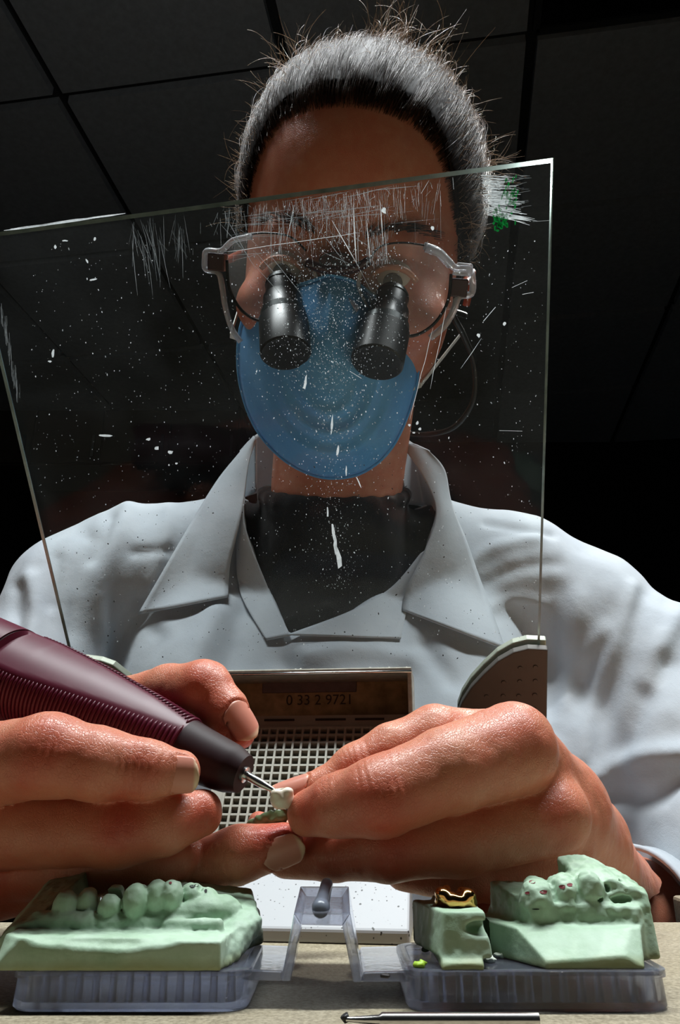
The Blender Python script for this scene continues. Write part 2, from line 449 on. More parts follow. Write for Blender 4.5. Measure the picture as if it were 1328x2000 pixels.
# lip above the grille with slots
l0 = g0 + gu*ncy*cell; l1 = l0 + gu*7.5
mb = MB(); mb.hexa([np.array([gxl-4, l0[1], l0[2]]) - gn*0, np.array([gxr+3, l0[1], l0[2]]), np.array([gxr+3, l0[1], l0[2]]) - gn*3, np.array([gxl-4, l0[1], l0[2]]) - gn*3] +
                   [np.array([gxl-4, l1[1], l1[2]]), np.array([gxr+3, l1[1], l1[2]]), np.array([gxr+3, l1[1], l1[2]]) - gn*3, np.array([gxl-4, l1[1], l1[2]]) - gn*3])
lip = mb.build('grille_lip', M['unit_grey'], ext)
for xa, xb in ((498, 558), (600, 660), (678, 735)):
    a = Q(xa, 1398, 326); b = Q(xb, 1398, 326); c = l0 + gu*5.2 + gn*0.15
    mb = MB(); mb.bar(np.array([a[0], c[1], c[2]]), np.array([b[0], c[1], c[2]]), 0.7, 0.9, up=gn); mb.build('slot', M['ink'], lip)
# side frames of the grille
for xs in (gxl - 3, gxl + ncx*cell + 2.2):
    mb = MB(); mb.bar(np.array([xs, g0[1], g0[2]]) - gn*6, np.array([xs, g0[1], g0[2]]) - gn*6 + gu*(ncy*cell+2), 5, 16, up=gn); mb.build('grille_frame', M['unit_grey'], ext)
mb = MB(); a = np.array([gxl - 8, g0[1], g0[2]]) - gn*11; mb.bar(a, a + RTC*(ncx*cell + 14), 0.8, 1, up=gn)
b = MB(); b.hexa([np.array([gxl-6, 299, zg]) - gn*12, np.array([gxr+2, 299, zg]) - gn*12, np.array([gxr+2, 299, zg]) - gn*11 + gu*ncy*cell, np.array([gxl-6, 299, zg]) - gn*11 + gu*ncy*cell,
                  np.array([gxl-6, 299, zg]) - gn*14, np.array([gxr+2, 299, zg]) - gn*14, np.array([gxr+2, 299, zg]) - gn*13 + gu*ncy*cell, np.array([gxl-6, 299, zg]) - gn*13 + gu*ncy*cell])
b.build('dust_tray', M['dark'], ext)
# hood
HYf, HYb = 318.0, 346.0
hz0, hz1 = zat(1388, HYb), zat(1313, HYf)
hxr = Q(793, 1320, HYf)[0]; hxl = Q(392, 1335, HYf)[0]
mb = MB(); mb.box((hxl, HYb, hz0 - 10), (hxr, HYb + 1.5, hz1)); back = mb.build('hood_back', M['brass'], ext)
mb = MB(); mb.box((hxr - 1.8, HYf, l1[2] - 14), (hxr, HYb, hz1)); mb.build('hood_side', M['unit_edge'], ext, bevel=0.4)
mb = MB(); mb.box((hxl, HYf, l1[2] - 14), (hxl + 1.8, HYb, hz1)); mb.build('hood_side', M['unit_edge'], ext, bevel=0.4)
mb = MB(); mb.box((hxl, HYf - 1, hz1 - 0.4), (hxr, HYb + 1.5, hz1 + 1.4)); mb.build('hood_top', M['unit_edge'], ext, bevel=0.5)
mb = MB(); mb.tube([(hxl, HYf - 1, hz1 - 0.4), (hxr, HYf - 1, hz1 - 0.4)], 0.6, 8); mb.build('hood_rim', M['steel'], ext, smooth=True)
mb = MB(); a = Q(486, 1322, HYb - 1); b2 = Q(672, 1352, HYb - 1); mb.box((a[0], HYb - 0.9, b2[2]), (b2[0], HYb - 0.05, a[2])); mb.build('hood_label_plate', M['recess'], ext, bevel=0.3)
def text_mesh(body, size, mat, parent, pos, u, v, name, depth=0.05):
    cu = bpy.data.curves.new('t', 'FONT'); cu.body = body; cu.size = size; cu.extrude = depth
    to = bpy.data.objects.new('t', cu); col.objects.link(to); bpy.context.view_layer.update()
    me = bpy.data.meshes.new_from_object(to); bpy.data.objects.remove(to)
    V = np.array([v_.co[:] for v_ in me.vertices]); Fc = [tuple(p.vertices) for p in me.polygons]; bpy.data.meshes.remove(me)
    w = np.cross(u, v); W = np.asarray(pos) + V[:, :1]*u + V[:, 1:2]*v + V[:, 2:]*w
    return obj(name, W, Fc, mat, parent, smooth=False)
a = Q(532, 1376, HYb - 0.3)
text_mesh('0 33 2 9721', 6.2, M['ink'], back, (a[0], HYb - 0.2, a[2]), RTC, np.array([0, 0, 1.0]), 'stamped_number')
# crumbs of dust on the hood
random.seed(5); mb = MB()
for k in range(90):
    x = random.uniform(hxr - 48, hxr - 1) if k < 70 else random.uniform(hxl, hxr); y = random.uniform(HYf, HYb - 6); s = random.uniform(0.12, 0.5)
    c = np.array([x, y, hz1 + 1.4 + s*0.5]); mb.hexa([c + np.array(v)*s*np.array([random.uniform(.6,1.6), 1, .6]) for v in ((-1,-1,-1),(1,-1,-1),(1,1,-1),(-1,1,-1),(-.6,-.7,1),(.7,-.6,1),(.5,.8,1),(-.7,.6,1))])
tag(mb.build('grinding_dust', M['white_plastic'], ext), kind='stuff')

ext.rotation_euler = (0, 0, math.radians(-7))

# ---------------------------------------------------------------- glass shield
rays = [P(*c, 1.0) for c in ((-60, 461), (1082, 308), (1050, 1400), (165, 1400))]
A = np.stack([rays[0], -rays[1], rays[2], -rays[3]], 1)
_, _, vt = np.linalg.svd(A); dd = vt[-1]; dd = dd/dd[2]*352
TL, TR, BR, BL = [r*d for r, d in zip(rays, dd)]
pn = unit(np.cross(TR - TL, BL - TL)); 
if pn[1] > 0: pn = -pn           # towards the camera
print('glass', dd, 'w', np.linalg.norm(TR-TL), np.linalg.norm(BR-BL), 'h', np.linalg.norm(TL-BL), 'ang', np.degrees(np.arccos(np.dot(unit(TR-TL), unit(BL-TL)))), 'pn', pn, TL, TR, BR, BL)
GT = 2.6
def glass_mat():
    m = bpy.data.materials.new('dusty_glass'); m.use_nodes = True; nt = m.node_tree; nt.nodes.clear()
    out = nt.nodes.new('ShaderNodeOutputMaterial'); tr = nt.nodes.new('ShaderNodeBsdfTransparent'); tr.inputs[0].default_value = (0.97, 0.985, 0.98, 1)
    gl = nt.nodes.new('ShaderNodeBsdfGlossy'); gl.inputs['Roughness'].default_value = 0.02
    fr = thin_fresnel(nt, 0.005)
    mx = nt.nodes.new('ShaderNodeMixShader'); nt.links.new(fr, mx.inputs[0]); nt.links.new(tr.outputs[0], mx.inputs[1]); nt.links.new(gl.outputs[0], mx.inputs[2])
    df = nt.nodes.new('ShaderNodeBsdfTranslucent'); df.inputs[0].default_value = (0.8, 0.85, 0.85, 1)
    co = obj_co(nt); n = noise_node(nt, 14, 6, 0.65, co); n.inputs['Distortion'].default_value = 0.6
    mr = nt.nodes.new('ShaderNodeMapRange'); mr.inputs[1].default_value = 0.35; mr.inputs[2].default_value = 0.75; mr.inputs[3].default_value = 0.0; mr.inputs[4].default_value = 0.0022
    nt.links.new(n.outputs[0], mr.inputs[0])
    m2 = nt.nodes.new('ShaderNodeMixShader'); nt.links.new(mr.outputs[0], m2.inputs[0]); nt.links.new(mx.outputs[0], m2.inputs[1]); nt.links.new(df.outputs[0], m2.inputs[2])
    nt.links.new(m2.outputs[0], out.inputs[0]); return m
def glass_edge_mat():
    m, nt, bs = new_mat('glass_edge'); bs.inputs['Base Color'].default_value = srgb(120, 150, 148); bs.inputs['Roughness'].default_value = 0.3
    n = noise_node(nt, 60, 4, 0.6, obj_co(nt)); nt.links.new(ramp(nt, n.outputs[0], [(0.3, srgb(52, 80, 80)), (0.7, srgb(126, 152, 150))]), bs.inputs['Base Color'])
    bs.inputs['Transmission Weight'].default_value = 0.35
    return m
M['glass'] = glass_mat(); M['glass_edge'] = glass_edge_mat()
sh = thing('glass_shield', (BL + BR)/2, 'clear scratched glass shield standing tilted between her face and hands', 'glass shield')
mb = MB(); mb.hexa([TL, TR, BR, BL, TL - pn*GT, TR - pn*GT, BR - pn*GT, BL - pn*GT])
V = mb.V; Fc = mb.F
obj('pane', V, [Fc[0], Fc[1]], M['glass'], sh, smooth=False)
mb2 = MB(); mb2.add(V, Fc[2:]); mb2.build('polished_edge', M['glass_edge'], sh)
def arris(a, b, inw, w, name):
    inw = unit(inw); mb = MB(); mb.add([a + pn*0.06, b + pn*0.06, b + inw*w + pn*0.06, a + inw*w + pn*0.06, a - pn*0.3, b - pn*0.3], [(0, 1, 2, 3), (1, 0, 4, 5)]); return mb.build(name, M['glass_edge'], sh)
arris(TL, TR, BL - TL, 1.5, 'seamed_edge'); arris(TR, BR, TL - TR, 1.0, 'seamed_edge'); arris(BL, TL, TR - TL, 1.5, 'seamed_edge')
# marks on the pane: scratches, flecks, smears, a painted edge highlight and green reflection (all flat)
def on_pane(px, py, off=0.05):
    r = P(px, py, 1.0); d = np.dot(TL, pn)/np.dot(r, pn); return r*d + pn*off
def mark_mat(name, c, tw=0.5):
    m = bpy.data.materials.new(name); m.use_nodes = True; nt = m.node_tree; nt.nodes.clear()
    out = nt.nodes.new('ShaderNodeOutputMaterial'); a = nt.nodes.new('ShaderNodeBsdfDiffuse'); b = nt.nodes.new('ShaderNodeBsdfTranslucent')
    n = noise_node(nt, 700, 3, 0.6, obj_co(nt)); cr = ramp(nt, n.outputs[0], [(0.3, tuple(x*0.75 for x in c[:3]) + (1,)), (0.7, c)])
    nt.links.new(cr, a.inputs[0]); nt.links.new(cr, b.inputs[0])
    mx = nt.nodes.new('ShaderNodeMixShader'); mx.inputs[0].default_value = tw; nt.links.new(a.outputs[0], mx.inputs[1]); nt.links.new(b.outputs[0], mx.inputs[2]); nt.links.new(mx.outputs[0], out.inputs[0]); return m
M['mark'] = mark_mat('glass_scratch_and_glint_white', (0.5, 0.53, 0.54, 1)); M['mark_dim'] = mark_mat('glass_scratch_grey', (0.2, 0.215, 0.22, 1)); M['mark_green'] = mark_mat('green_reflection_paint', (0.004, 0.10, 0.018, 1))
M['mark_dark'] = mark_mat('glass_dark_fleck', (0.05, 0.05, 0.05, 1), 0.1)
rng = np.random.default_rng(3)
class Marks(MB):
    def line(s, x0, y0, x1, y1, w, wob=0.0):
        a = on_pane(x0, y0); b = on_pane(x1, y1); d = b - a; L = np.linalg.norm(d)
        if L < 1e-6: return
        d /= L; sd = np.cross(d, pn); n = max(1, int(L/6)); ww = w*0.15/2
        V = []
        for i in range(n + 1):
            c = a + d*L*i/n + sd*rng.normal(0, wob); e = 0.25 if i in (0, n) else 1
            V += [c - sd*ww*e, c + sd*ww*e]
        s.add(V, [(2*i, 2*i+1, 2*i+3, 2*i+2) for i in range(n)])
    def blob(s, x, y, rx, ry, a=0, n=6):
        c = []
        for k in range(n):
            t = 2*math.pi*k/n; r = rng.uniform(0.6, 1.15); u, v = rx*r*math.cos(t), ry*r*math.sin(t)
            c.append(on_pane(x + u*math.cos(a) - v*math.sin(a), y + u*math.sin(a) + v*math.cos(a)))
        s.add(c, [tuple(range(n))])
white, dim, green, darkf = Marks(), Marks(), Marks(), Marks()
top = lambda x: 452 - 0.133*x       # the pane's top edge
# vertical scratches under the top edge, densest over the brow
for k in range(560):
    x = float(np.clip(rng.normal(640, 105), 260, 860)); y = top(x) + 8 + abs(rng.normal(0, 36)); L = abs(rng.normal(0, 26)) + 5
    (white if rng.random() < 0.35 else dim).line(x, y, x + rng.normal(0, 4), y + L, rng.uniform(0.6, 1.5), 0.03)
for k in range(40):
    x = rng.uniform(255, 360); y = top(x) + rng.uniform(10, 60); dim.line(x, y, x + rng.normal(8, 12), y + rng.uniform(20, 110), rng.uniform(0.6, 1.2), 0.05)
for k in range(60):
    x = rng.uniform(420, 780); y = top(x) + rng.uniform(15, 130); a = rng.normal(-0.14, 0.08) if rng.random() < .6 else rng.uniform(0.4, 1.2); L = rng.uniform(20, 130)
    dim.line(x, y, x + L*math.cos(a), y + L*math.sin(a), rng.uniform(0.5, 1.2), 0.05)
for x, y, x1, y1, w in ((440,492,700,455,1.2),(8,450,245,417,4),(20,447,180,425,3),(648,430,700,520,2.0),(690,400,696,512,2.6),(742,392,748,470,2),(838,352,822,378,2.2),(884,346,886,370,2),(575,400,560,470,1.5),(716,430,724,512,2),  # long top-left lines: the chipped pane edge, its highlight painted white
                     (752,452,757,515,2),(683,725,706,739,4.5),(900,720,940,660,1.2),(1040,432,1072,430,1.5),(975,842,1020,842,3),(872,600,840,760,1.0),(845,640,800,820,1.0),(1020,575,1042,570,4),(1000,562,1030,548,3),(945,628,968,600,5)):
    white.line(x, y, x1, y1, w, 0.1)
# flecks everywhere, thick near the loupes and the mask
for k in range(5200):
    z = rng.random()
    if z < 0.50: x, y = rng.normal(640, 75), rng.normal(600, 120)
    elif z < 0.62: x, y = rng.normal(655, 28), rng.uniform(700, 1150)
    else: x, y = rng.uniform(60, 1060), rng.uniform(470, 1290)
    if y < top(x) + 10 or x < 60 + (y - 900)*0.238 or x > 1060: continue
    r = abs(rng.normal(0, 0.42)) + 0.3
    q = rng.random()
    (white if q < 0.4 else dim).blob(x, y, r*rng.uniform(.7, 1.2), r*rng.uniform(.8, 2.2), rng.normal(0, 0.3), 5)
for k in range(150):
    x, y = rng.uniform(130, 1040), rng.uniform(900, 1290)
    darkf.blob(x, y, rng.uniform(0.8, 2.6), rng.uniform(0.6, 1.6), rng.uniform(0, 3), 5)
for x, y, rx, ry, a in ((127,470,6,2,0),(108,482,3,4,0),(185,466,3,4,0),(170,510,2,6,-.4),(182,546,8,2.5,-.2),(104,690,3,10,0),(98,706,5,2,0),(205,851,14,3,0),(290,858,5,3,-.2),(306,875,5,4,0),(332,883,7,4,.2),(345,905,3,2,0),(330,908,2,2,0),
                        (596,748,3,16,.2),(648,830,2.5,22,.1),(660,880,3,12,.1),(651,1040,3,26,-.1),(661,1090,6,26,-.2),(655,1065,4,18,0),(640,1000,2,12,0),(700,940,1.5,14,-.4),(676,920,1.5,10,0),(800,830,3,3,0),(815,826,3,4,0),(820,838,3,3,0),(808,845,4,2,0),(750,412,5,7,0),(845,445,4,5,0),(985,632,4,4,0),(935,655,4,5,0)):
    white.blob(x, y, rx, ry, a, 8)
# label residue and the paint smear in the corner
for k in range(150):
    x = rng.uniform(715, 756); y = rng.uniform(452, 512); dim.line(x, y, x + rng.normal(0, 1), y + rng.uniform(3, 16), rng.uniform(1.0, 2.6))
for k in range(170):
    y = rng.uniform(342, 420); x = 938 + rng.uniform(0, 20) + 0.12*(y-342); L = rng.uniform(10, 62) if y < 405 else rng.uniform(20, 90)
    white.line(x, y, x + L, y + L*rng.normal(0.02, 0.05) + (0.2*L if y > 400 else 0), rng.uniform(1.5, 3.6), 0.05)
for k in range(40):
    y = rng.uniform(342, 410); x = rng.uniform(980, 1020); dim.line(x, y, x + rng.uniform(8, 28), y - rng.uniform(0, 5), rng.uniform(0.8, 1.8))
for k in range(60):
    x = rng.normal(978, 10); y = rng.normal(425, 12); green.blob(x, y, rng.uniform(1, 4), rng.uniform(2, 7), 0, 6)  # green reflection beside the smear, painted on as flat blobs
for k in range(36):
    x = rng.normal(995, 9); y = rng.normal(378, 14); green.blob(x, y, rng.uniform(1, 3), rng.uniform(3, 8), 0.2, 6)
for x0, y0, x1, y1 in ((962,390,1000,345),(968,352,985,390)): darkf.line(x0, y0, x1, y1, 1.5)
# cloudy streak on the left edge
for k in range(60):
    y = rng.uniform(590, 770); x = 2 + (y-590)*0.19 + rng.normal(0, 3); dim.line(x, y, x + 1, y + rng.uniform(10, 35), rng.uniform(1, 3))
for m_, nm, mt in ((white, 'white_scratches_and_glint', 'mark'), (dim, 'faint_scratches', 'mark_dim'), (green, 'painted_green_reflection', 'mark_green'), (darkf, 'dark_flecks', 'mark_dark')):
    tag(m_.build(nm, M[mt], sh), kind='stuff')

# clamps that hold the pane
M['clamp'] = simple('clamp_rubber', srgb(74, 69, 64), 0.65, var=0.08)
M['clamp_edge'] = simple('clamp_edge_metal', srgb(160, 165, 150), 0.45, 0.2)
def clamp(outline, label, dots):
    base = on_pane(outline[0][0], outline[0][1], 0)
    t = thing('shield_clamp', base, label, 'clamp', 'clamps on the glass shield')
    for off, nm, mt in ((0.6, 'front_pad', 'clamp'), (-GT - 4.6, 'back_pad', 'clamp_edge')):
        pl = [on_pane(x, y, off) for x, y in outline]
        mb = MB(); mb.prism(pl, pn*4.0); o = mb.build(nm, M[mt], t, bevel=0.6)
        if nm == 'front_pad':
            for x, y in dots:
                c = on_pane(x, y, off + 4.1); b = MB(); b.tube([c - pn*0.5, c + pn*0.35], [1.3, 0.9], 10); b.build('stud', M['clamp'], o)
    return t
arc = [(1068, 1258), (1030, 1256), (1002, 1263), (972, 1280), (945, 1305), (920, 1332), (902, 1360), (893, 1385), (893, 1400), (1050, 1412), (1066, 1404)]
clamp(arc, 'dark quarter-round clamp pad on the lower right corner of the glass', [(1015,1293),(1044,1291),(983,1321),(1014,1319),(1044,1318),(950,1348),(982,1347),(1012,1347),(1043,1345),(1042,1372)])
arcl = [(130, 1290), (160, 1293), (190, 1297), (215, 1306), (245, 1330), (270, 1360), (285, 1400), (150, 1412)]
clamp(arcl, 'dark rounded clamp pad on the lower left corner of the glass behind the handpiece', [(180, 1330), (210, 1345)])

# ---------------------------------------------------------------- plastic articulator
def plastic_mat():
    m, nt, bs = new_mat('clear_blue_plastic'); co = obj_co(nt)
    n = noise_node(nt, 300, 4, 0.6, co)
    nt.links.new(ramp(nt, n.outputs[0], [(0.3, (0.60, 0.66, 0.88, 1)), (0.7, (0.78, 0.83, 0.96, 1))]), bs.inputs['Base Color'])
    bs.inputs['Roughness'].default_value = 0.09; bs.inputs['IOR'].default_value = 1.46; bs.inputs['Transmission Weight'].default_value = 0.9
    bump(nt, n.outputs[0], bs, 0.25, 0.0003)
    tr = nt.nodes.new('ShaderNodeBsdfTransparent'); tr.inputs[0].default_value = (0.86, 0.88, 0.94, 1); mx = nt.nodes.new('ShaderNodeMixShader'); mx.inputs[0].default_value = 0.62
    out = nt.nodes['Material Output']; nt.links.new(tr.outputs[0], mx.inputs[1]); nt.links.new(bs.outputs[0], mx.inputs[2]); nt.links.new(mx.outputs[0], out.inputs[0]); return m
M['plastic'] = plastic_mat()
ZT = -HC + 7.8                  # top of the trays
YF, YB = 189.0, 222.0
art = thing('articulator', (0, 205, -HC), 'clear bluish plastic hinge articulator carrying the green stone models on the bench', 'articulator')
def tray(xl, xr, nr, pad_l, pad_r):
    # rounded outline seen from above
    pts = []; r = 5.0
    for cx, cy, a0 in ((xl+r, YF+r, 180), (xr-r, YF+r, 270), (xr-r, YB-r, 0), (xl+r, YB-r, 90)):
        for k in range(7):
            a = math.radians(a0 + 15*k); pts.append((cx + r*math.cos(a), cy + r*math.sin(a)))
    n = len(pts); cx, cy = (xl+xr)/2, (YF+YB)/2
    def ring(z, ins):
        out = []
        for x, y in pts:
            dx, dy = x - cx, y - cy
            out.append((x - ins*np.sign(dx)*min(1, abs(dx)/((xr-xl)/2-r*.3)), y - ins*np.sign(dy)*min(1, abs(dy)/((YB-YF)/2-r*.3)), z))
        return out
    zb = -HC + 0.05
    R = [ring(zb, 0.5), ring(zb+0.6, 0), ring(ZT-1.6, 0.3), ring(ZT-1.5, -0.35), ring(ZT-0.2, -0.35), ring(ZT, 0.1), ring(ZT, 1.6), ring(zb+1.4, 1.9)]
    V = [v for q in R for v in q]; Fc = []
    for i in range(len(R)-1):
        for k in range(n): Fc.append((i*n+k, i*n+(k+1) % n, (i+1)*n+(k+1) % n, (i+1)*n+k))
    Fc += [tuple(range(n-1, -1, -1)), tuple((len(R)-1)*n + k for k in range(n))]
    o = obj('tray', np.array(V), Fc, M['plastic'], art, smooth=True, angle=40)
    for k in range(nr):
        x = xl + pad_l + (xr - xl - pad_l - pad_r)*k/(nr-1)
        mb = MB(); mb.tube([(x, YF + 2.6, zb + 1.5), (x, YF + 2.6, ZT - 0.5)], [0.95, 0.75], 10); mb.build('rib', M['plastic'], o, smooth=True, angle=40)
    return o
xla, xlb = (8-664)*162.5/F, (482-664)*162.5/F; xra, xrb = (797-664)*162.5/F, (1320-664)*162.5/F
tl_ = tray(xla, xlb, 13, 4, 4); tr_ = tray(xra, xrb, 14, 4, 4)
# perforated lids of the trays
def lid(x0, x1, parent):
    mb = MB(); mb.box((x0+1.7, YF+1.7, ZT-1.3), (x1-1.7, YB-1.7, ZT-0.1)); mb.build('tray_top', M['plastic'], parent, bevel=0.3)
lid(xla, xlb, tl_); lid(xra, xrb, tr_)
# bridge: plates, two legs and the crossbar
def slab(front, name, yb=YB, yf=YF+4, thick_back=None):
    fr = [Q(x, y, yf) for x, y in front]
    mb = MB(); mb.prism(fr, (0, yb - yf, 0)); return mb.build(name, M['plastic'], art, bevel=0.35)
slab([(470, 1893), (552, 1896), (549, 1917), (470, 1914)], 'link_plate')
slab([(711, 1898), (800, 1896), (800, 1918), (703, 1919)], 'link_plate')
def leg(q):
    f = [Q(x, y, YF+4) for x, y in q]; dz = np.array([0, YB - YF - 4, 0]); up = np.array([0, 0, 2.4])
    mb = MB(); mb.hexa(f + [f[0]+dz, f[1]+dz, f[2]+dz+up, f[3]+dz+up]); mb.build('leg', M['plastic'], art, bevel=0.35)
leg([(549, 1917), (567, 1917), (588, 1806), (574, 1783)])
leg([(690, 1919), (710, 1919), (684, 1783), (668, 1806)])
f = [Q(x, y, YF+4) for x, y in ((573, 1783), (685, 1783), (669, 1809), (588, 1807))]; dz = np.array([0, YB-YF-4, 2.4])
mb = MB(); mb.hexa(f + [v + dz for v in f]); mb.build('crossbar', M['plastic'], art, bevel=0.35)
M['frost'] = simple('frosted_plastic', srgb(150, 160, 178), 0.3); M['frost'].node_tree.nodes['Principled BSDF'].inputs['Transmission Weight'].default_value = 0.5
a = Q(625, 1778, YF+5.5); b = Q(638, 1728, YB - 1); 
o = lathe(a, b, [(0, .4), (.3, 1.3), (1.2, 1.9), (3.2, 2.1), (4.4, 1.7), (5.2, 1.6), (8, 1.75), (12, 1.65), (18, 1.6), (22, 1.6), (27, 1.6), (29, 1.2), (29.5, .3)], 20).build('hinge_pin', M['frost'], art, smooth=True, angle=50)
# crumbs on the right tray
M['crumb_w'] = simple('stone_crumb', srgb(228, 235, 222), 0.8); M['crumb_g'] = simple('lime_wax_crumb', srgb(170, 210, 60), 0.5); M['crumb_d'] = simple('dark_crumb', srgb(22, 14, 16), 0.6)
for x, y, r, mt, lb in ((974, 1869, 1.2, 'crumb_w', 'white stone crumb behind the gold crown on the right tray'), (956, 1878, 1.3, 'crumb_w', 'white stone crumb against the tray rim right of the gold crown'), (818, 1888, 1.5, 'crumb_g', 'lime green wax crumb at the left end of the right tray'),
                     (993, 1857, 1.5, 'crumb_d', 'black wax crumb at the back of the right tray'), (752, 1909, 1.0, 'crumb_d', 'dark red crumb on the right link plate'), (830, 1857, 1.0, 'crumb_w', 'pale crumb left of the gold-crowned die')):
    c = Bz(x, y, 7.9); f = Field(c - 3.2, c + 3.2, 0.3); R_ = np.array([1.0, .8, .5])*r
    f.ell(c + np.array([0, 0, R_[2]*.7]), R_); f.ell(c + np.array([r*.7, .2*r, R_[2]*.5]), R_*.6, 0.3); V, Fc = f.mesh(); V = V + 0.25*r*np.stack([vnoise(V, .9, s) for s in (1, 2, 3)], 1)
    tag(obj('crumb', V, Fc, M[mt]), lb, 'crumb', 'crumbs on the right tray')

# ---------------------------------------------------------------- green stone models
def stone_mat():
    m, nt, bs = new_mat('green_dental_stone'); co = obj_co(nt)
    n = noise_node(nt, 70, 6, 0.65, co); n2 = noise_node(nt, 900, 3, 0.6, co)
    cg = ramp(nt, n.outputs[0], [(0.28, srgb(138, 168, 138)), (0.5, srgb(166, 192, 168)), (0.75, srgb(182, 204, 186))])
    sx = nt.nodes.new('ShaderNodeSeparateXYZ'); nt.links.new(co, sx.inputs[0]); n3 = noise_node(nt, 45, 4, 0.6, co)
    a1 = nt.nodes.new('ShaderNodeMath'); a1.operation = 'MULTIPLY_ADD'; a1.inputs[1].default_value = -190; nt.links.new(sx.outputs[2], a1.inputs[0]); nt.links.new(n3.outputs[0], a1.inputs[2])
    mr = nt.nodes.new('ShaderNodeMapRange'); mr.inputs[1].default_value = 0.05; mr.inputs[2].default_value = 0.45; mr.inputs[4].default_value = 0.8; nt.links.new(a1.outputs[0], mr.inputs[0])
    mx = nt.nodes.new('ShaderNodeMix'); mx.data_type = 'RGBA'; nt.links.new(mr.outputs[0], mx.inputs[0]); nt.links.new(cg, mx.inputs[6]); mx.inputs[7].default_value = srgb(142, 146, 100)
    nt.links.new(mx.outputs[2], bs.inputs['Base Color'])
    bs.inputs['Roughness'].default_value = 0.55; bs.inputs['Specular IOR Level'].default_value = 0.35
    bs.inputs['Subsurface Weight'].default_value = 0.0
    bump(nt, n2.outputs[0], bs, 0.35, 0.0002); return m
M['stone'] = stone_mat()
M['red_pencil'] = simple('red_pencil_mark', srgb(120, 40, 48), 0.7); M['black_pencil'] = simple('black_pencil_mark', srgb(20, 20, 22), 0.7)
M['olive'] = simple('olive_separator_stain', srgb(120, 122, 78), 0.5)
ETO = 0.0
def E(f, px, py, Y, rx, ry, ryy, k=0.6, op='u', R=None):
    c = Q(px, py, Y + ETO); s = c @ VIEWC / F; f.ell(c, (rx*s, ryy, ry*s), k, op, R)
def plane(p, n): return (np.asarray(p, float), np.asarray(n, float))
# --- left model: half arch
lm = thing('stone_model', ((xla+xlb)/2, 205, ZT), 'long pale green stone model with a row of teeth on the left tray', 'dental model')
f = Field((-80, 184, ZT - 1.2), (-8, 236, -9), 0.42)
zl = Q(230, 1838, YF+1.5)[2]      # front edge of the ledge
xL = Q(8, 1880, YF)[0]; xR = Q(434, 1860, YF)[0]
f.poly([plane((0, YF-0.6, ZT), (0, -1, -0.03)), plane((0, 0, ZT-0.4), (0, 0, -1)), plane((xL, 0, 0), (-1, 0, 0.06)), plane((xR, YF, ZT), (1, -0.12, 0.05)), plane((0, YF, zl), (0.015, -0.03, 1)), plane((xL+1, YF, ZT+5), (-1, -1.2, 0.8)), plane((0, 226, 0), (0, 1, 0))],
       (-76, 186, ZT-1), (-18, 228, -20), rnd=0.3)
# the ledge edge dips in the middle
for x, dz in ((60, -3.5), (430, -2.5)):
    q = Q(x, 1815, YF); 
# back part of the base, to the right end piece
f.poly([plane(Q(440, 1800, 203), (0, -1, 0.10)), plane((0, 0, ZT-0.2), (0, 0, -1)), plane(Q(508, 1800, 214), (1, 0.15, 0.30)), plane((0, 226, 0), (0, 1, 0)), plane(Q(455, 1788, 208), (0.10, -0.25, 1)), plane((-44, 0, 0), (-1, 0, 0.1)), plane(Q(492, 1838, 212), (1, -0.5, -0.9))], (-46, 198, ZT), (-10, 232, -14), k=1.6, rnd=0.8)
f.cone(Q(432, 1890, 194), 1.6, Q(478, 1812, 207), 3.4, 2.4)
ETO = -4.0
# gum ridge carrying the teeth
arch = [(75, 1802, 205, 2.6), (115, 1804, 203.5, 2.7), (170, 1805, 203.5, 2.6), (230, 1808, 204, 2.6), (280, 1806, 206, 2.8), (340, 1796, 208, 3.0), (400, 1782, 210, 3.6), (440, 1784, 213, 4.0)]
for a, b in zip(arch[:-1], arch[1:]): f.cone(Q(a[0], a[1], a[2]-4), a[3], Q(b[0], b[1], b[2]-4), b[3], 1.0)
f.poly([plane(Q(45, 1782, 206), (-1, -0.3, 0.9)), plane(Q(60, 1768, 208), (-0.25, -0.3, 1)), plane((0, 204, 0), (0, -1, 0.25)), plane((0, 226, 0), (0, 1, 0.1)), plane(Q(105, 1780, 206), (1, -0.2, 0.1)), plane((0, 0, ZT), (0, 0, -1))], (-78, 200, ZT), (-50, 230, -20), k=0.6)
f.cone(Q(330, 1806, 200), 1.3, Q(425, 1806, 199), 1.4, 1.4); f.cone(Q(330, 1796, 203), 2.0, Q(420, 1778, 206), 2.4, 1.4); f.cone(Q(390, 1772, 208), 2.4, Q(440, 1776, 210), 2.6, 1.4)
# teeth
E(f, 128, 1774, 205, 24, 33, 3.0, 0.3); E(f, 172, 1765, 207, 22, 31, 3.0, 0.25); E(f, 214, 1772, 204, 23, 25, 2.6, 0.25); E(f, 226, 1746, 210, 19, 17, 2.6, 0.3)
E(f, 264, 1762, 205, 25, 34, 3.2, 0.25); E(f, 268, 1741, 208, 18, 16, 2.6, 0.8)
E(f, 306, 1752, 207.5, 24, 32, 3.4, 0.25); E(f, 336, 1749, 207, 22, 28, 3.2, 0.25); E(f, 342, 1733, 210, 13, 14, 2.2, 0.7); E(f, 330, 1738, 213, 20, 14, 2.5, 0.5)
E(f, 378, 1747, 212, 24, 21, 3.6, 0.5); E(f, 408, 1752, 213, 16, 17, 3.2, 0.5); E(f, 372, 1738, 215, 18, 12, 3, 0.5)
for x, y, Y_ in ((128, 1748, 209.5), (172, 1741, 211.5), (214, 1752, 208), (264, 1738, 210)): E(f, x, y, Y_, 26, 13, 2.6, 0.6, 's')
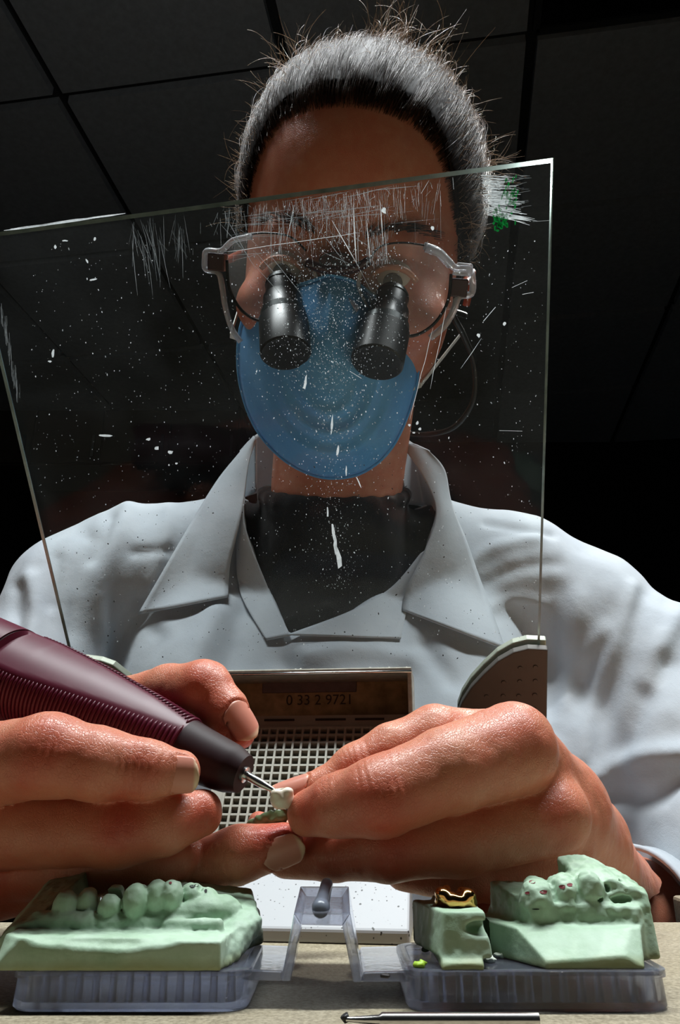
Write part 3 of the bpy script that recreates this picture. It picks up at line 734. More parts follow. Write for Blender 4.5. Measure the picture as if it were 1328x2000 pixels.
for x, y in ((100, 1836), (170, 1842), (235, 1845), (300, 1838)): E(f, x, y - 4, YF - 1.2 + 4, 46, 11, 2.4, 1.2, 's')
for a in ((262, 1733, 206.5, 5, 4, 2.0), (318, 1728, 212, 5, 4, 2.0), (392, 1733, 211, 4, 7, 2.4)): E(f, *a, k=0.5, op='s')
ETO = 0.0
sl, X, Y, Z = f.full(); f.put(sl, (ZT + 0.05) - Z + 0*(X+Y), 0, 'i')
V, Fc = f.mesh(); V = relax(V, Fc, 1, 0.4); N = vnormals(V, Fc)
V = V + N*(0.24*vnoise(V, 2.2, 4) + 0.13*vnoise(V, 0.9, 5))[:, None]*np.where(V[:, 1:2] > YF+3, 1.0, 0.35); V[:, 2] = np.maximum(V[:, 2], ZT + 0.05)
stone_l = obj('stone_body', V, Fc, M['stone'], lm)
def daub(owner_bvh, pts, mat, parent, name, r=0.6):
    mb = MB()
    for x, y, rx, ry in pts:
        ring = []
        for k in range(9):
            t = 2*math.pi*k/9; d = P(x + rx*math.cos(t)*(0.8+0.3*((k*7) % 3)/2), y + ry*math.sin(t), 1.0); h = owner_bvh.ray_cast(Vector((0, 0, 0)), Vector(d).normalized())
            if h[0] is None: ring = None; break
            ring.append(np.array(h[0]) - unit(d)*0.12)
        if ring: mb.add(ring + [sum(ring)/9], [(k, (k+1) % 9, 9) for k in range(9)])
    if mb.V: mb.build(name, mat, parent)
def bvh_of(V, Fc): return BVHTree.FromPolygons([tuple(v) for v in V], [tuple(int(i) for i in q) for q in Fc])
bl = bvh_of(V, Fc)
daub(bl, [(333, 1724, 3.2, 2.4)], M['red_pencil'], stone_l, 'red_pencil_mark'); daub(bl, [(376, 1731, 6, 3.2), (384, 1729, 5, 2.6), (402, 1740, 3, 4)], M['black_pencil'], stone_l, 'black_pencil_mark')

# --- gold crown on its die
def small_die(): pass
cd = thing('stone_die', (Q(900, 1890, 196)[0], 200, ZT), 'narrow faceted green stone die under the gold crown', 'dental die')
f = Field(Q(835, 1905, 190)*[1, 0, 0] + np.array([-1, 186, ZT-0.5]), Q(960, 1905, 190)*[1, 0, 0] + np.array([2, 214, -18]), 0.36)
f.poly([plane(Q(862, 1890, 190), (-1, 0, 0.06)), plane(Q(945, 1890, 190), (1, 0, 0.08)), plane((0, YF+0.8, 0), (0, -1, 0.02)), plane((0, 210, 0), (0, 1, 0.05)), plane((0, 0, ZT), (0, 0, -1)),
        plane(Q(905, 1842, 192), (0.28, -0.9, 1.0)), plane(Q(880, 1850, 191), (-0.35, -1.1, 0.8)), plane(Q(900, 1810, 200), (0, -0.5, 1))], (-2+Q(850,1890,190)[0], 186, ZT), (36, 212, -18), rnd=0.4)
f.poly([plane(Q(850, 1800, 196), (-1, -0.25, 0.16)), plane(Q(940, 1800, 200), (1, 0, 0.1)), plane((0, 196, 0), (0, -1, 0.16)), plane((0, 210, 0), (0, 1, 0.1)), plane((0, 0, ZT+2), (0, 0, -1)), plane(Q(890, 1768, 202), (0, 0, 1))], (15, 190, ZT), (36, 212, -18), k=0.8, rnd=0.6)
f.poly([plane(Q(915, 1832, 196), (-0.1, 0.3, 1)), plane(Q(885, 1822, 194), (-1, 0, 0.3)), plane((0, 199, 0), (0, 1, 0)), plane(Q(920, 1815, 196), (0.1, 0, -1))], (20, 186, ZT), (40, 200, -18), op='s') if False else None
E(f, 944, 1815, 190, 34, 13, 7, 0.8, 's')
sl, X, Y, Z = f.full(); f.put(sl, (ZT + 0.05) - Z + 0*(X+Y), 0, 'i')
V, Fc = f.mesh(); N = vnormals(V, Fc); V = V + N*(0.12*vnoise(V, 1.6, 7))[:, None]; V[:, 2] = np.maximum(V[:, 2], ZT + 0.05)
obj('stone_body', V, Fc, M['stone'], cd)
M['gold'] = simple('polished_gold', (0.72, 0.42, 0.14, 1), 0.14, 1.0, 0.08, 200)
f = Field(Q(835, 1905, 190)*[1, 0, 0] + np.array([-1, 188, -32]), Q(960, 1905, 190)*[1, 0, 0] + np.array([2, 217, -14]), 0.3)
E(f, 890, 1763, 202, 41, 21, 4.6, 1.2); E(f, 864, 1746, 200, 15, 14, 2.4, 1.2); E(f, 912, 1749, 200, 16, 14, 2.4, 1.2); E(f, 872, 1742, 206, 14, 12, 2.4, 1.2); E(f, 905, 1744, 206, 14, 12, 2.4, 1.0); E(f, 889, 1758, 199, 22, 15, 2.6, 1.2)
E(f, 889, 1737, 203, 7, 9, 5.5, 0.8, 's'); E(f, 898, 1736, 199, 3, 7, 2.5, 0.7, 's'); E(f, 880, 1733, 202, 16, 4, 1.2, 0.8, 's')
f.poly([plane(Q(890, 1782, 202), (0, -0.1, -1)), plane((0, 0, -12), (0, 0, 1)), plane((0, 186, 0), (0, -1, 0)), plane((0, 220, 0), (0, 1, 0)), plane((10, 0, 0), (-1, 0, 0)), plane((45, 0, 0), (1, 0, 0))], (10, 186, -34), (45, 220, -12), op='i')
V, Fc = f.mesh(); V = relax(V, Fc, 1, 0.4); N = vnormals(V, Fc); V = V + N*(0.22*vnoise(V, 2.0, 9))[:, None]
tag(obj('gold_crown', V, Fc, M['gold']), 'shiny gold molar crown sitting on the narrow stone die', 'dental crown')

# --- right model block
rm = thing('stone_model', (Q(1150, 1890, 195)[0], 203, ZT), 'blocky pale green stone model with three molars on the right tray', 'dental model')
f = Field((Q(1005, 1900, 190)[0]-2, 185, ZT-1), (Q(1275, 1900, 200)[0]+4, 226, -12), 0.4)
xa, xb = Q(1050, 1890, 190)[0], Q(1252, 1890, 190)[0]
f.poly([plane(Q(1066, 1890, YF+1), (-1, -0.55, 0.10)), plane(Q(1258, 1885, YF+3), (1, -0.30, -0.08)), plane((0, YF+0.8, ZT), (0, -1, 0.06)), plane((0, 218, 0), (0, 1, 0.05)), plane((0, 0, ZT), (0, 0, -1)), plane(Q(1130, 1832, 195), (-0.06, -0.62, 1.0)), plane(Q(1225, 1850, 192), (0.5, -0.9, 0.9)), plane(Q(1150, 1800, 206), (0, 0, 1))],
       (34, 186, ZT), (80, 220, -18), rnd=0.35)
f.poly([plane(Q(1036, 1800, 200), (-1, -0.3, 0.06)), plane(Q(1254, 1780, 206), (1, -0.35, 0.0)), plane(Q(1130, 1796, 199.5), (0, -1, 0.12)), plane((0, 219, 0), (0, 1, 0.05)), plane((0, 0, ZT), (0, 0, -1)), plane(Q(1150, 1758, 204), (0.02, -0.15, 1))], (34, 190, ZT), (84, 222, -18), k=1.4, rnd=0.8)
E(f, 1048, 1756, 203.5, 32, 36, 5.2, 1.2); E(f, 1036, 1738, 203, 16, 15, 2.6, 1.0); E(f, 1063, 1738, 203, 15, 15, 2.6, 1.0); E(f, 1045, 1727, 208, 24, 13, 3, 1.0); E(f, 1048, 1733, 204.5, 12, 6, 1.7, 0.8, 's')
E(f, 1100, 1748, 205, 28, 38, 5.2, 1.2); E(f, 1088, 1726, 206, 15, 15, 2.6, 1.0); E(f, 1113, 1728, 206, 14, 15, 2.6, 1.0); E(f, 1100, 1718, 210, 18, 14, 3, 1.0); E(f, 1101, 1725, 205, 6, 8, 2, 0.8, 's')
f.poly([plane(Q(1126, 1740, 206), (-1, -0.1, 0)), plane(Q(1256, 1740, 210), (1, -0.2, 0.05)), plane(Q(1180, 1740, 202.5), (0, -1, 0.22)), plane((0, 218, 0), (0, 1, 0)), plane((0, 0, ZT), (0, 0, -1)), plane(Q(1130, 1704, 208), (-0.10, -0.35, 1)), plane(Q(1176, 1695, 210), (0.42, -0.2, 1)), plane(Q(1245, 1726, 212), (1.0, -0.1, 1))], (44, 196, ZT), (84, 220, -14), k=1.0, rnd=1.0)
E(f, 1152, 1738, 203, 26, 34, 3.4, 1.4); E(f, 1205, 1742, 206, 17, 15, 2.4, 0.6); E(f, 1185, 1735, 203, 6, 8, 2.4, 0.8, 's'); E(f, 1212, 1756, 202.5, 20, 7, 1.6, 0.6, 's'); E(f, 1225, 1722, 205, 24, 3.5, 2, 0.6, 's'); E(f, 1160, 1755, 202, 16, 7, 1.6, 0.6, 's')
for x0 in (1077, 1126): f.cone(Q(x0, 1700, 204), 0.5, Q(x0 + 3, 1760, 201), 0.5, 0.8, 's')
for x0, y0 in ((1060, 1776), (1105, 1772), (1140, 1770)): E(f, x0, y0, 201.5, 22, 8, 1.2, 0.8)
sl, X, Y, Z = f.full(); f.put(sl, (ZT + 0.05) - Z + 0*(X+Y), 0, 'i')
V, Fc = f.mesh(); N = vnormals(V, Fc); up = np.clip((V[:, 2] + 31)/5, 0.15, 1)
V = V + N*((0.34*vnoise(V, 1.8, 11) + 0.16*vnoise(V, 0.8, 12))*up)[:, None]; V[:, 2] = np.maximum(V[:, 2], ZT + 0.05)
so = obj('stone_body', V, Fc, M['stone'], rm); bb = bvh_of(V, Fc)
daub(bb, [(1040, 1722, 7, 3.4), (1062, 1742, 8, 4), (1030, 1744, 5, 3), (1098, 1732, 7, 4), (1113, 1728, 6, 3.5)], M['red_pencil'], so, 'red_pencil_mark')
daub(bb, [(1047, 1776, 8, 1.2)], M['black_pencil'], so, 'black_pencil_mark')

# --- slim steel instrument on the bench in front
ti = thing('wax_instrument', Bz(870, 1994, 0), 'slim steel hand instrument lying on the bench below the right tray', 'dental tool')
a = Bz(676, 1991, 1.4); b = Bz(740, 1992, 1.5); c = Bz(1052, 1992, 1.5)
MB().tube([a, a + (b-a)*.1, b, b + (c-b)*.02, c], [0.5, 0.45, 0.9, 1.35, 1.35], 14).build('handle', M['steel'], ti, smooth=True, angle=40)
mb = MB(); mb.tube([Bz(672, 1990, 1.4) + np.array([0, 0, .6]), Bz(678, 1994, 1.0)], [.9, .7], 10); mb.build('tip', M['dark'], ti, smooth=True)

# ---------------------------------------------------------------- skin
def skin_mat():
    m, nt, bs = new_mat('skin'); co = obj_co(nt)
    at = nt.nodes.new('ShaderNodeAttribute'); at.attribute_name = 'flush'
    n = noise_node(nt, 130, 5, 0.6, co)
    ad = nt.nodes.new('ShaderNodeMath'); ad.operation = 'MULTIPLY_ADD'; ad.inputs[1].default_value = 0.5; nt.links.new(n.outputs[0], ad.inputs[0]); nt.links.new(at.outputs['Fac'], ad.inputs[2])
    nt.links.new(ramp(nt, ad.outputs[0], [(0.1, srgb(214, 160, 132)), (0.4, srgb(200, 128, 101)), (0.75, srgb(188, 92, 70)), (1.0, srgb(170, 62, 50))]), bs.inputs['Base Color'])
    bs.inputs['Subsurface Weight'].default_value = 0.22; bs.inputs['Subsurface Radius'].default_value = (1.0, 0.28, 0.14); bs.inputs['Subsurface Scale'].default_value = 0.0035
    bs.inputs['Roughness'].default_value = 0.38; bs.inputs['Specular IOR Level'].default_value = 0.42
    # fine skin cells and creases
    v = nt.nodes.new('ShaderNodeTexVoronoi'); v.feature = 'DISTANCE_TO_EDGE'; v.inputs['Scale'].default_value = 1150
    mp = nt.nodes.new('ShaderNodeMapping'); mp.inputs['Scale'].default_value = (1.2, 1, 0.75); nz = noise_node(nt, 240, 2, 0.5, co)
    av = nt.nodes.new('ShaderNodeVectorMath'); av.operation = 'MULTIPLY_ADD'; av.inputs[1].default_value = (0.002, 0.002, 0.002); nt.links.new(nz.outputs['Color'], av.inputs[0]); nt.links.new(co, av.inputs[2])
    nt.links.new(av.outputs[0], mp.inputs[0]); nt.links.new(mp.outputs[0], v.inputs['Vector'])
    mr = nt.nodes.new('ShaderNodeMapRange'); mr.inputs[2].default_value = 0.12; nt.links.new(v.outputs['Distance'], mr.inputs[0])
    bump(nt, mr.outputs[0], bs, 0.36, 0.0002)
    return m
M['skin'] = skin_mat()
def nail_mat():
    m, nt, bs = new_mat('fingernail'); at = nt.nodes.new('ShaderNodeAttribute'); at.attribute_name = 'tip'
    nt.links.new(ramp(nt, at.outputs['Fac'], [(0.0, srgb(212, 156, 138)), (0.12, srgb(202, 134, 116)), (0.84, srgb(202, 134, 116)), (0.92, srgb(216, 184, 154))]), bs.inputs['Base Color'])
    n = noise_node(nt, 500, 2, 0.5, obj_co(nt)); bump(nt, n.outputs[0], bs, 0.1, 0.0002)
    bs.inputs['Roughness'].default_value = 0.3; bs.inputs['Specular IOR Level'].default_value = 0.3; return m
M['nail'] = nail_mat()

def jd(j): return P(j[0], j[1], j[2]), j[3]*j[2]/F
BODY = []       # (V, F, flush) pieces of the body surface
NAILS = []
def nail(j, ahead, normal, t0, t1, spread=55, k=1.0):
    """j = (px,py,d,r_px) on the finger axis, ahead = px direction (x right, y down) + toward camera amount, normal = (right, up, toward) """
    c, r = jd(j); s = j[2]/F
    a = unit(RTC*ahead[0] - UPC*ahead[1] - VIEWC*ahead[2]); n = RTC*normal[0] + UPC*normal[1] - VIEWC*normal[2]; n = unit(n - a*np.dot(n, a)); b = np.cross(a, n)
    V = []; A = []; nu, nv = 22, 19
    for i in range(nu):
        u = i/(nu-1)
        w = (1 - (1-min(1, u/0.16))**2*0.45)*(1 - max(0, (u-0.78)/0.22)**2.2*0.55)
        for q in range(nv):
            v = q/(nv-1)*2 - 1
            end = 0.10*(t1-t0)*(v*v); tt = t0 + (t1-t0)*u; tt = tt + (end if u < .3 else -end)*abs(2*u-1)
            th = math.radians(spread)*v*w; rr = r*k*(1 - 0.22*max(0, u-0.35)**1.6)
            V.append(c + a*tt*s + n*rr*math.cos(th)*1.0 + b*rr*math.sin(th)); A.append(u)
    Fc = np.array([(i*nv+q, i*nv+q+1, (i+1)*nv+q+1, (i+1)*nv+q) for i in range(nu-1) for q in range(nv-1)])
    NAILS.append((np.array(V), Fc, np.array(A)))
def hand(fingers, palm, lo, hi, h, red, creases, kf=0.9, kp=5.0):
    f = Field(lo, hi, h)
    for ch in palm:
        for a, b in zip(ch[:-1], ch[1:]):
            (pa, ra), (pb, rb) = jd(a), jd(b); f.cone(pa, ra, pb, rb, kp)
    base = f.D.copy(); f.D[:] = 50
    for ch in fingers:
        g = Field.__new__(Field); g.lo, g.h, g.n, g.ax = f.lo, f.h, f.n, f.ax; g.D = np.full(f.n, 50.0, np.float32)
        for a, b in zip(ch[:-1], ch[1:]):
            (pa, ra), (pb, rb) = jd(a), jd(b); g.cone(pa, ra, pb, rb, 2.2)
        f.put(f.full()[0], g.D, kf)
    f.put(f.full()[0], base, kp*0.8)
    V, Fc = f.mesh(); V = relax(V, Fc, 1, 0.5); N = vnormals(V, Fc)
    flush = np.full(len(V), 0.18)
    for x, y, d, rpx, val in red:
        c = P(x, y, d); r = rpx*d/F; q = np.sum((V - c)**2, 1)/r**2; flush += val*np.exp(-q)
    disp = 0.22*vnoise(V, 5.5, 21) + 0.10*vnoise(V, 2.2, 22)
    for x, y, d, ax_, rpx, amp, n in creases:
        c = P(x, y, d); a = unit(RTC*ax_[0] - UPC*ax_[1]); R_ = rpx*d/F
        q = V - c; s = q @ a; rad = np.sum(q*q, 1)
        s = s + 0.35*vnoise(V, 3.0, int(x))
        for k in range(n):
            o = (k - (n-1)/2)*1.7 + 0.3*math.sin(k*5.1 + x)
            disp -= amp*np.exp(-((s-o)/0.42)**2)*np.exp(-(rad/R_**2))
    V = V + N*disp[:, None]
    BODY.append((V, Fc, np.clip(flush, 0, 1)))

# ---- her right hand (left in the picture) round the handpiece
H1f = [
    [(-230, 1530, 214, 92), (-60, 1502, 203, 80), (95, 1474, 197, 79), (190, 1492, 196, 68), (285, 1503, 197, 55), (350, 1507, 199, 41)],
    [(-230, 1640, 218, 88), (0, 1622, 206, 70), (232, 1619, 199, 69), (320, 1606, 201, 60), (390, 1588, 205, 45)],
    [(-200, 1725, 222, 75), (80, 1695, 210, 56), (300, 1690, 207, 52), (350, 1675, 208, 44)],
    [(-180, 1750, 222, 70), (0, 1738, 214, 52), (140, 1735, 212, 40)],
    [(250, 1745, 222, 50), (390, 1697, 213, 54), (470, 1668, 210, 52), (552, 1650, 210, 42)],
    [(40, 1450, 270, 72), (220, 1388, 256, 58), (330, 1352, 244, 52), (398, 1347, 237, 55), (438, 1392, 232, 47), (468, 1432, 229, 30)],
]
H1p = [[(-230, 1530, 214, 92), (-380, 1590, 250, 150), (-520, 1560, 330, 140), (-600, 1560, 400, 120)], [(-230, 1640, 218, 88), (-380, 1590, 250, 150)], [(-190, 1740, 222, 70), (-380, 1610, 250, 150)], [(-230, 1560, 222, 90), (40, 1450, 270, 72)]]
R1 = [(95, 1455, 190, 60, .30), (60, 1500, 190, 50, .2), (280, 1500, 190, 45, .30), (232, 1610, 190, 60, .42), (400, 1590, 200, 45, .4), (400, 1330, 232, 55, .28), (470, 1440, 226, 45, .35), (430, 1380, 225, 40, .15), (540, 1625, 206, 60, .55), (350, 1690, 205, 80, .2), (0, 1720, 205, 90, .3), (180, 1470, 190, 60, .1)]
C1 = [(95, 1440, 189, (1, .1), 66, .30, 8), (262, 1495, 190, (1, .15), 52, .5, 5), (300, 1480, 191, (1, .5), 36, .3, 3), (232, 1590, 190, (1, 0), 64, .32, 7), (320, 1600, 193, (1, -.15), 45, .16, 3), (400, 1315, 230, (.9, .5), 40, .15, 3), (450, 1690, 205, (.9, -.35), 50, .14, 4)]
hand(H1f, H1p, P(-620, 1790, 262)*[1, 0, 1] + [0, 188, 0], [P(612, 1650, 214)[0], 345, P(400, 1270, 240)[2]], 0.62, R1, C1)
nail((352, 1506, 199, 41), (1, 0.03, 0.0), (0.05, 0.05, 1), -32, 44, 58, 0.995)
nail((452, 1410, 230.5, 42), (0.56, 0.78, 0.1), (0.62, 0.35, 0.70), -30, 50, 46, 1.0)
nail((552, 1652, 210, 42), (0.93, -0.30, 0.0), (0.0, 0.04, 1), -36, 48, 44, 0.998)
nail((390, 1588, 206, 45), (0.9, -0.15, -0.5), (0.6, 0.0, -0.8), -14, 44, 50, 1.02)

# ---- her left hand (right in the picture) holding the tooth
H2f = [
    [(1000, 1462, 214, 88), (880, 1502, 204, 80), (742, 1556, 197, 75), (660, 1573, 202, 58), (603, 1588, 207, 43)],
    [(960, 1480, 232, 92), (850, 1442, 226, 62), (770, 1470, 223, 55), (700, 1506, 221, 51), (625, 1541, 219, 35), (560, 1557, 218, 22)],
    [(1078, 1592, 216, 74), (900, 1640, 207, 66), (760, 1655, 206, 62), (650, 1668, 213, 48), (560, 1676, 218, 38)],
    [(640, 1650, 232, 34), (505, 1607, 226, 22)],
    [(1080, 1690, 226, 74), (900, 1700, 218, 56), (790, 1692, 220, 44)],
    [(1070, 1770, 230, 60), (950, 1785, 224, 46), (885, 1790, 224, 38)],
]
H2p = [[(1000, 1470, 222, 86), (1080, 1580, 242, 100), (1115, 1648, 264, 98), (1148, 1692, 300, 92), (1188, 1738, 350, 88), (1226, 1782, 410, 92)], [(1010, 1420, 216, 26), (1110, 1545, 246, 26), (1160, 1630, 285, 24)], [(1092, 1580, 222, 30), (1150, 1640, 262, 26)], [(1078, 1600, 224, 72), (1120, 1645, 264, 100)], [(1070, 1700, 230, 70), (1115, 1665, 264, 98)], [(1060, 1760, 234, 52), (1115, 1670, 264, 92)], [(960, 1480, 236, 80), (1080, 1580, 250, 95)]]
R2 = [(740, 1580, 190, 80, .35), (600, 1580, 200, 45, .35), (1000, 1420, 205, 60, .2), (1085, 1600, 208, 45, .4), (760, 1670, 198, 60, .3), (560, 1540, 214, 30, .3), (700, 1480, 215, 40, .15), (640, 1680, 205, 80, .3), (960, 1790, 216, 90, .3), (510, 1590, 222, 30, .4)]
C2 = [(745, 1530, 190, (1, -.3), 64, .28, 7), (960, 1400, 205, (.9, .3), 70, .12, 7), (692, 1475, 215, (.9, -.5), 36, .26, 5), (640, 1545, 196, (1, 0), 40, .12, 3), (760, 1620, 198, (1, 0), 50, .14, 4), (1085, 1590, 208, (.9, .3), 50, .10, 5)]
hand(H2f, H2p, [P(470, 1600, 228)[0], 196, P(900, 1850, 224)[2]], [P(1330, 1700, 420)[0], 470, P(900, 1360, 235)[2]], 0.62, R2, C2)
nail((590, 1545, 218.5, 27), (-1, 0.32, 0.0), (0.05, 1, 0.35), -22, 60, 55, 1.0)
nail((512, 1608, 226, 24), (-1, -0.2, 0), (-0.5, -0.1, 0.8), -8, 30, 50, 1.05)

# ---------------------------------------------------------------- handpiece
M['maroon'] = simple('maroon_plastic', srgb(84, 18, 40), 0.42, var=0.06, scale=300, spec=0.35)
M['maroon_dark'] = simple('maroon_nose', srgb(36, 8, 14), 0.55, var=0.06, scale=300, spec=0.25)
hp0 = P(-190, 1222, 262); hp1 = P(476, 1512, 211)
hax = unit(hp1 - hp0); hL = np.linalg.norm(hp1 - hp0)
upd = unit(UPC*0.80 - VIEWC*0.42 + RTC*0.25); upd = unit(upd - hax*np.dot(upd, hax)); sid = np.cross(hax, upd)
hp = thing('handpiece', (hp0 + hp1)/2, 'maroon ribbed dental handpiece held like a pen', 'handpiece')
def hp_r(t):             # t = fraction along
    pts = [(0, 14.0), (0.25, 14.4), (0.36, 14.2), (0.37, 13.9), (0.45, 13.8), (0.6, 12.4), (0.75, 10.4), (0.84, 8.7), (0.90, 7.6), (0.97, 6.6), (1.0, 5.2)]
    for (a, ra), (b, rb) in zip(pts[:-1], pts[1:]):
        if a <= t <= b: return ra + (rb-ra)*(t-a)/(b-a)
    return pts[-1][1]
def facet_w(t):          # half width in radians of the smooth top facet
    if t < 0.37 or t > 0.85: return 0.0
    return 0.72*math.sqrt(max(0, min(1, (0.86 - t)/0.40)))
def hp_pt(t, a, add=0.0):
    r = hp_r(t); w = facet_w(t)
    if w > 0 and abs(a) < w: r = r*(math.cos(w)*0.55/math.cos(a) + 0.45)     # flattened top
    r += add
    return hp0 + hax*hL*t + upd*r*math.cos(a) + sid*r*math.sin(a)
def hp_shell(t0, t1, nt_, name, mat, add=0.0):
    n = 96; V = [hp_pt(t0 + (t1-t0)*i/nt_, -math.pi + 2*math.pi*k/n, add) for i in range(nt_+1) for k in range(n)]
    Fc = [(i*n+k, i*n+(k+1) % n, (i+1)*n+(k+1) % n, (i+1)*n+k) for i in range(nt_) for k in range(n)] + [tuple(range(n-1, -1, -1)), tuple(nt_*n+k for k in range(n))]
    return obj(name, np.array(V), Fc, mat, hp, angle=38)
hp_shell(0.0, 0.362, 20, 'rear_sleeve', M['maroon']); hp_shell(0.368, 0.86, 80, 'body', M['maroon']); hp_shell(0.86, 1.0, 20, 'nose', M['maroon_dark'])
hp_shell(0.36, 0.37, 2, 'joint_ring', M['maroon_dark'], -0.5)
nrib = 46
for k in range(nrib):
    t = 0.40 + (0.855-0.40)*k/(nrib-1); w = facet_w(t) + 0.05 + 0.03
    pts = [hp_pt(t, w + (2*math.pi - 2*w)*i/40, 0.12) for i in range(41)]
    MB().tube(pts, [0.15] + [0.52]*39 + [0.15], 6).build('grip_rib', M['maroon'], hp, smooth=True)
lathe(hp1 - hax*1.5, hp1 + hax*10, [(0, 2.4), (2.2, 2.2), (2.3, 1.2), (3, 1.2)], 24).build('chuck', M['steel'], hp, smooth=True, angle=40)
tip = P(548, 1551, 206)
b0 = hp1 + hax*0.5; bd = unit(tip - b0); bl_ = np.linalg.norm(tip - b0)
bur = lathe(b0, tip, [(0, 1.15), (bl_*0.45, 1.15), (bl_*0.55, 0.95), (bl_*0.85, 0.55), (bl_*0.93, 0.5), (bl_*0.95, 0.75), (bl_, 0.55)], 20).build('bur', M['steel'], hp, smooth=True, angle=40)

# ---------------------------------------------------------------- tooth and die held in her fingers
M['porcelain'] = simple('white_porcelain', srgb(226, 214, 196), 0.3, var=0.06, scale=200)
c = P(551, 1560, 207); s = 207/F
f = Field(c - 6, c + 6, 0.25)
f.ell(c, (24*s, 3.6, 21*s), 0.5)
for x, y, d in ((540, 1549, 205.5), (562, 1546, 206), (541, 1552, 209.5), (562, 1550, 209.5)): f.ell(P(x, y, d), (11*s, 1.7, 8*s), 1.0)
f.ell(P(550, 1543, 207), (8*s, 1.5, 6*s), 0.7, 's')
f.ell(P(552, 1588, 207), (17*s, 2.8, 11*s), 0.5, 's')
V, Fc = f.mesh(); tag(obj('tooth_crown', V, Fc, M['porcelain']), 'small white porcelain tooth crown held in her fingertips under the bur', 'dental crown')
c = P(522, 1603, 216)
f = Field(c - 9, c + 9, 0.3)
a = unit(P(556, 1590, 214) - P(492, 1612, 220))
f.cone(P(494, 1613, 219), 14*s, P(548, 1596, 214), 17*s, 0); f.cone(P(505, 1600, 217), 8*s, P(530, 1590, 215), 8*s, 0.8)
V, Fc = f.mesh(); N = vnormals(V, Fc); V = V + N*(0.35*vnoise(V, 1.6, 31))[:, None]
M['wax'] = simple('glossy_green_stone', srgb(110, 128, 92), 0.25)
tag(obj('stone_die', V, Fc, M['wax']), 'small glossy dark green die pinched below the white tooth crown', 'dental die')

# ---------------------------------------------------------------- head frame (mm): x to the picture's right, y up the face, z out of the face
HO = P(664, 500, 440)
hz = -unit(HO); hx = unit(RTC - hz*np.dot(RTC, hz)); hy = np.cross(hz, hx)
ro = math.radians(4.5); hx, hy = hx*math.cos(ro) - hy*math.sin(ro), hy*math.cos(ro) + hx*math.sin(ro)
ya = math.radians(8); hx, hz = hx*math.cos(ya) + hz*math.sin(ya), hz*math.cos(ya) - hx*math.sin(ya)
HR = np.stack([hx, hy, hz])
def L(x, y, z): return HO + hx*x + hy*y + hz*z
def Lz(px, py, z):       # pixel ray meets the head plane z
    r = P(px, py, 1.0); d = (np.dot(HO + hz*z, hz))/np.dot(r, hz); return r*d
def to_local(V): return (V - HO) @ HR.T
person = thing('person', P(650, 1500, 560), 'woman in white lab coat, blue mask and magnifying glasses working with both hands', 'person')

CR = dict(c=(0, 38, -88), r=(76, 86, 96))
f = Field(L(0, 0, 0) - [125, 150, 190], L(0, 0, 0) + [125, 220, 190], 2.0)
f.ell(L(*CR['c']), CR['r'], 0, R=HR)
f.ell(L(0, -22, -52), (67, 88, 57), 14, R=HR)
f.ell(L(0, -84, -34), (40, 28, 36), 14, R=HR)
f.cone(L(-36, 9, -7), 9, L(36, 9, -7), 9, 9)
for s in (-1, 1):
    f.ell(L(32*s, -8, 9), (17, 11, 11), 8, 's', HR)
    f.ell(L(32*s, -9, -7), (13, 13, 12), 3, R=HR)
    f.ell(L(40*s, -32, -16), (24, 20, 20), 12, R=HR)
    f.ell(L(60*s, -16, -100), (7, 29, 16), 4, R=HR)
    f.ell(L(66*s, -12, -96), (5, 17, 8), 3, 's', HR)
f.cone(L(0, 0, 3), 7, L(0, -36, 19), 10, 5); f.ell(L(-9, -41, 12), (7, 6, 8), 3, R=HR); f.ell(L(9, -41, 12), (7, 6, 8), 3, R=HR)
f.ell(L(0, -65, 4), (24, 6, 7), 4, R=HR); f.ell(L(0, -74, 3), (22, 6, 7), 3, R=HR); f.cone(L(-22, -69.5, 6), 1.2, L(22, -69.5, 6), 1.2, 1.5, 's')
f.cone(L(0, -60, -90), 50, P(652, 1010, 552), 46, 10); 
V, Fc = f.mesh(); V = relax(V, Fc, 2, 0.5)
lv = to_local(V); fl = np.full(len(V), 0.12) + 0.2*np.exp(-((np.abs(lv[:, 0])-42)**2 + (lv[:, 1]+30)**2)/500) + 0.18*np.exp(-((lv[:, 0])**2 + (lv[:, 1]+38)**2)/200) + 0.06*vnoise(V, 14, 3)
N = vnormals(V, Fc); V = V + N*(0.25*vnoise(V, 9, 41))[:, None]
BODY.append((V, Fc, fl)); HEADV, HEADF = V, Fc
bvh_head = bvh_of(V, Fc)
# torso, shoulders and arms of the body (inside the coat), reaching the wrists
f = Field([-345, 300, -180], [345, 660, 230], 4.5)
def cc(ch, k=12, fld=None, shr=0.0):
    for a, b in zip(ch[:-1], ch[1:]):
        (pa, ra), (pb, rb) = jd(a), jd(b); (fld or f).cone(pa, max(2, ra - shr), pb, max(2, rb - shr), k)
SHL = [(455, 1045, 562, 82), (265, 1112, 556, 118), (150, 1172, 548, 124)]
SHR = [(850, 1062, 562, 88), (1000, 1122, 556, 114), (1135, 1204, 548, 124), (1228, 1288, 534, 128)]
ARL = [(150, 1172, 548, 124), (60, 1340, 510, 122), (-80, 1600, 450, 135)]
ARR = [(1228, 1288, 534, 128), (1320, 1470, 492, 140), (1400, 1690, 445, 140)]
CHS = [[(1090, 1330, 560, 120), (1110, 1500, 520, 140), (1110, 1760, 500, 150)], [(230, 1330, 560, 120), (200, 1500, 520, 140), (200, 1760, 500, 150)]]
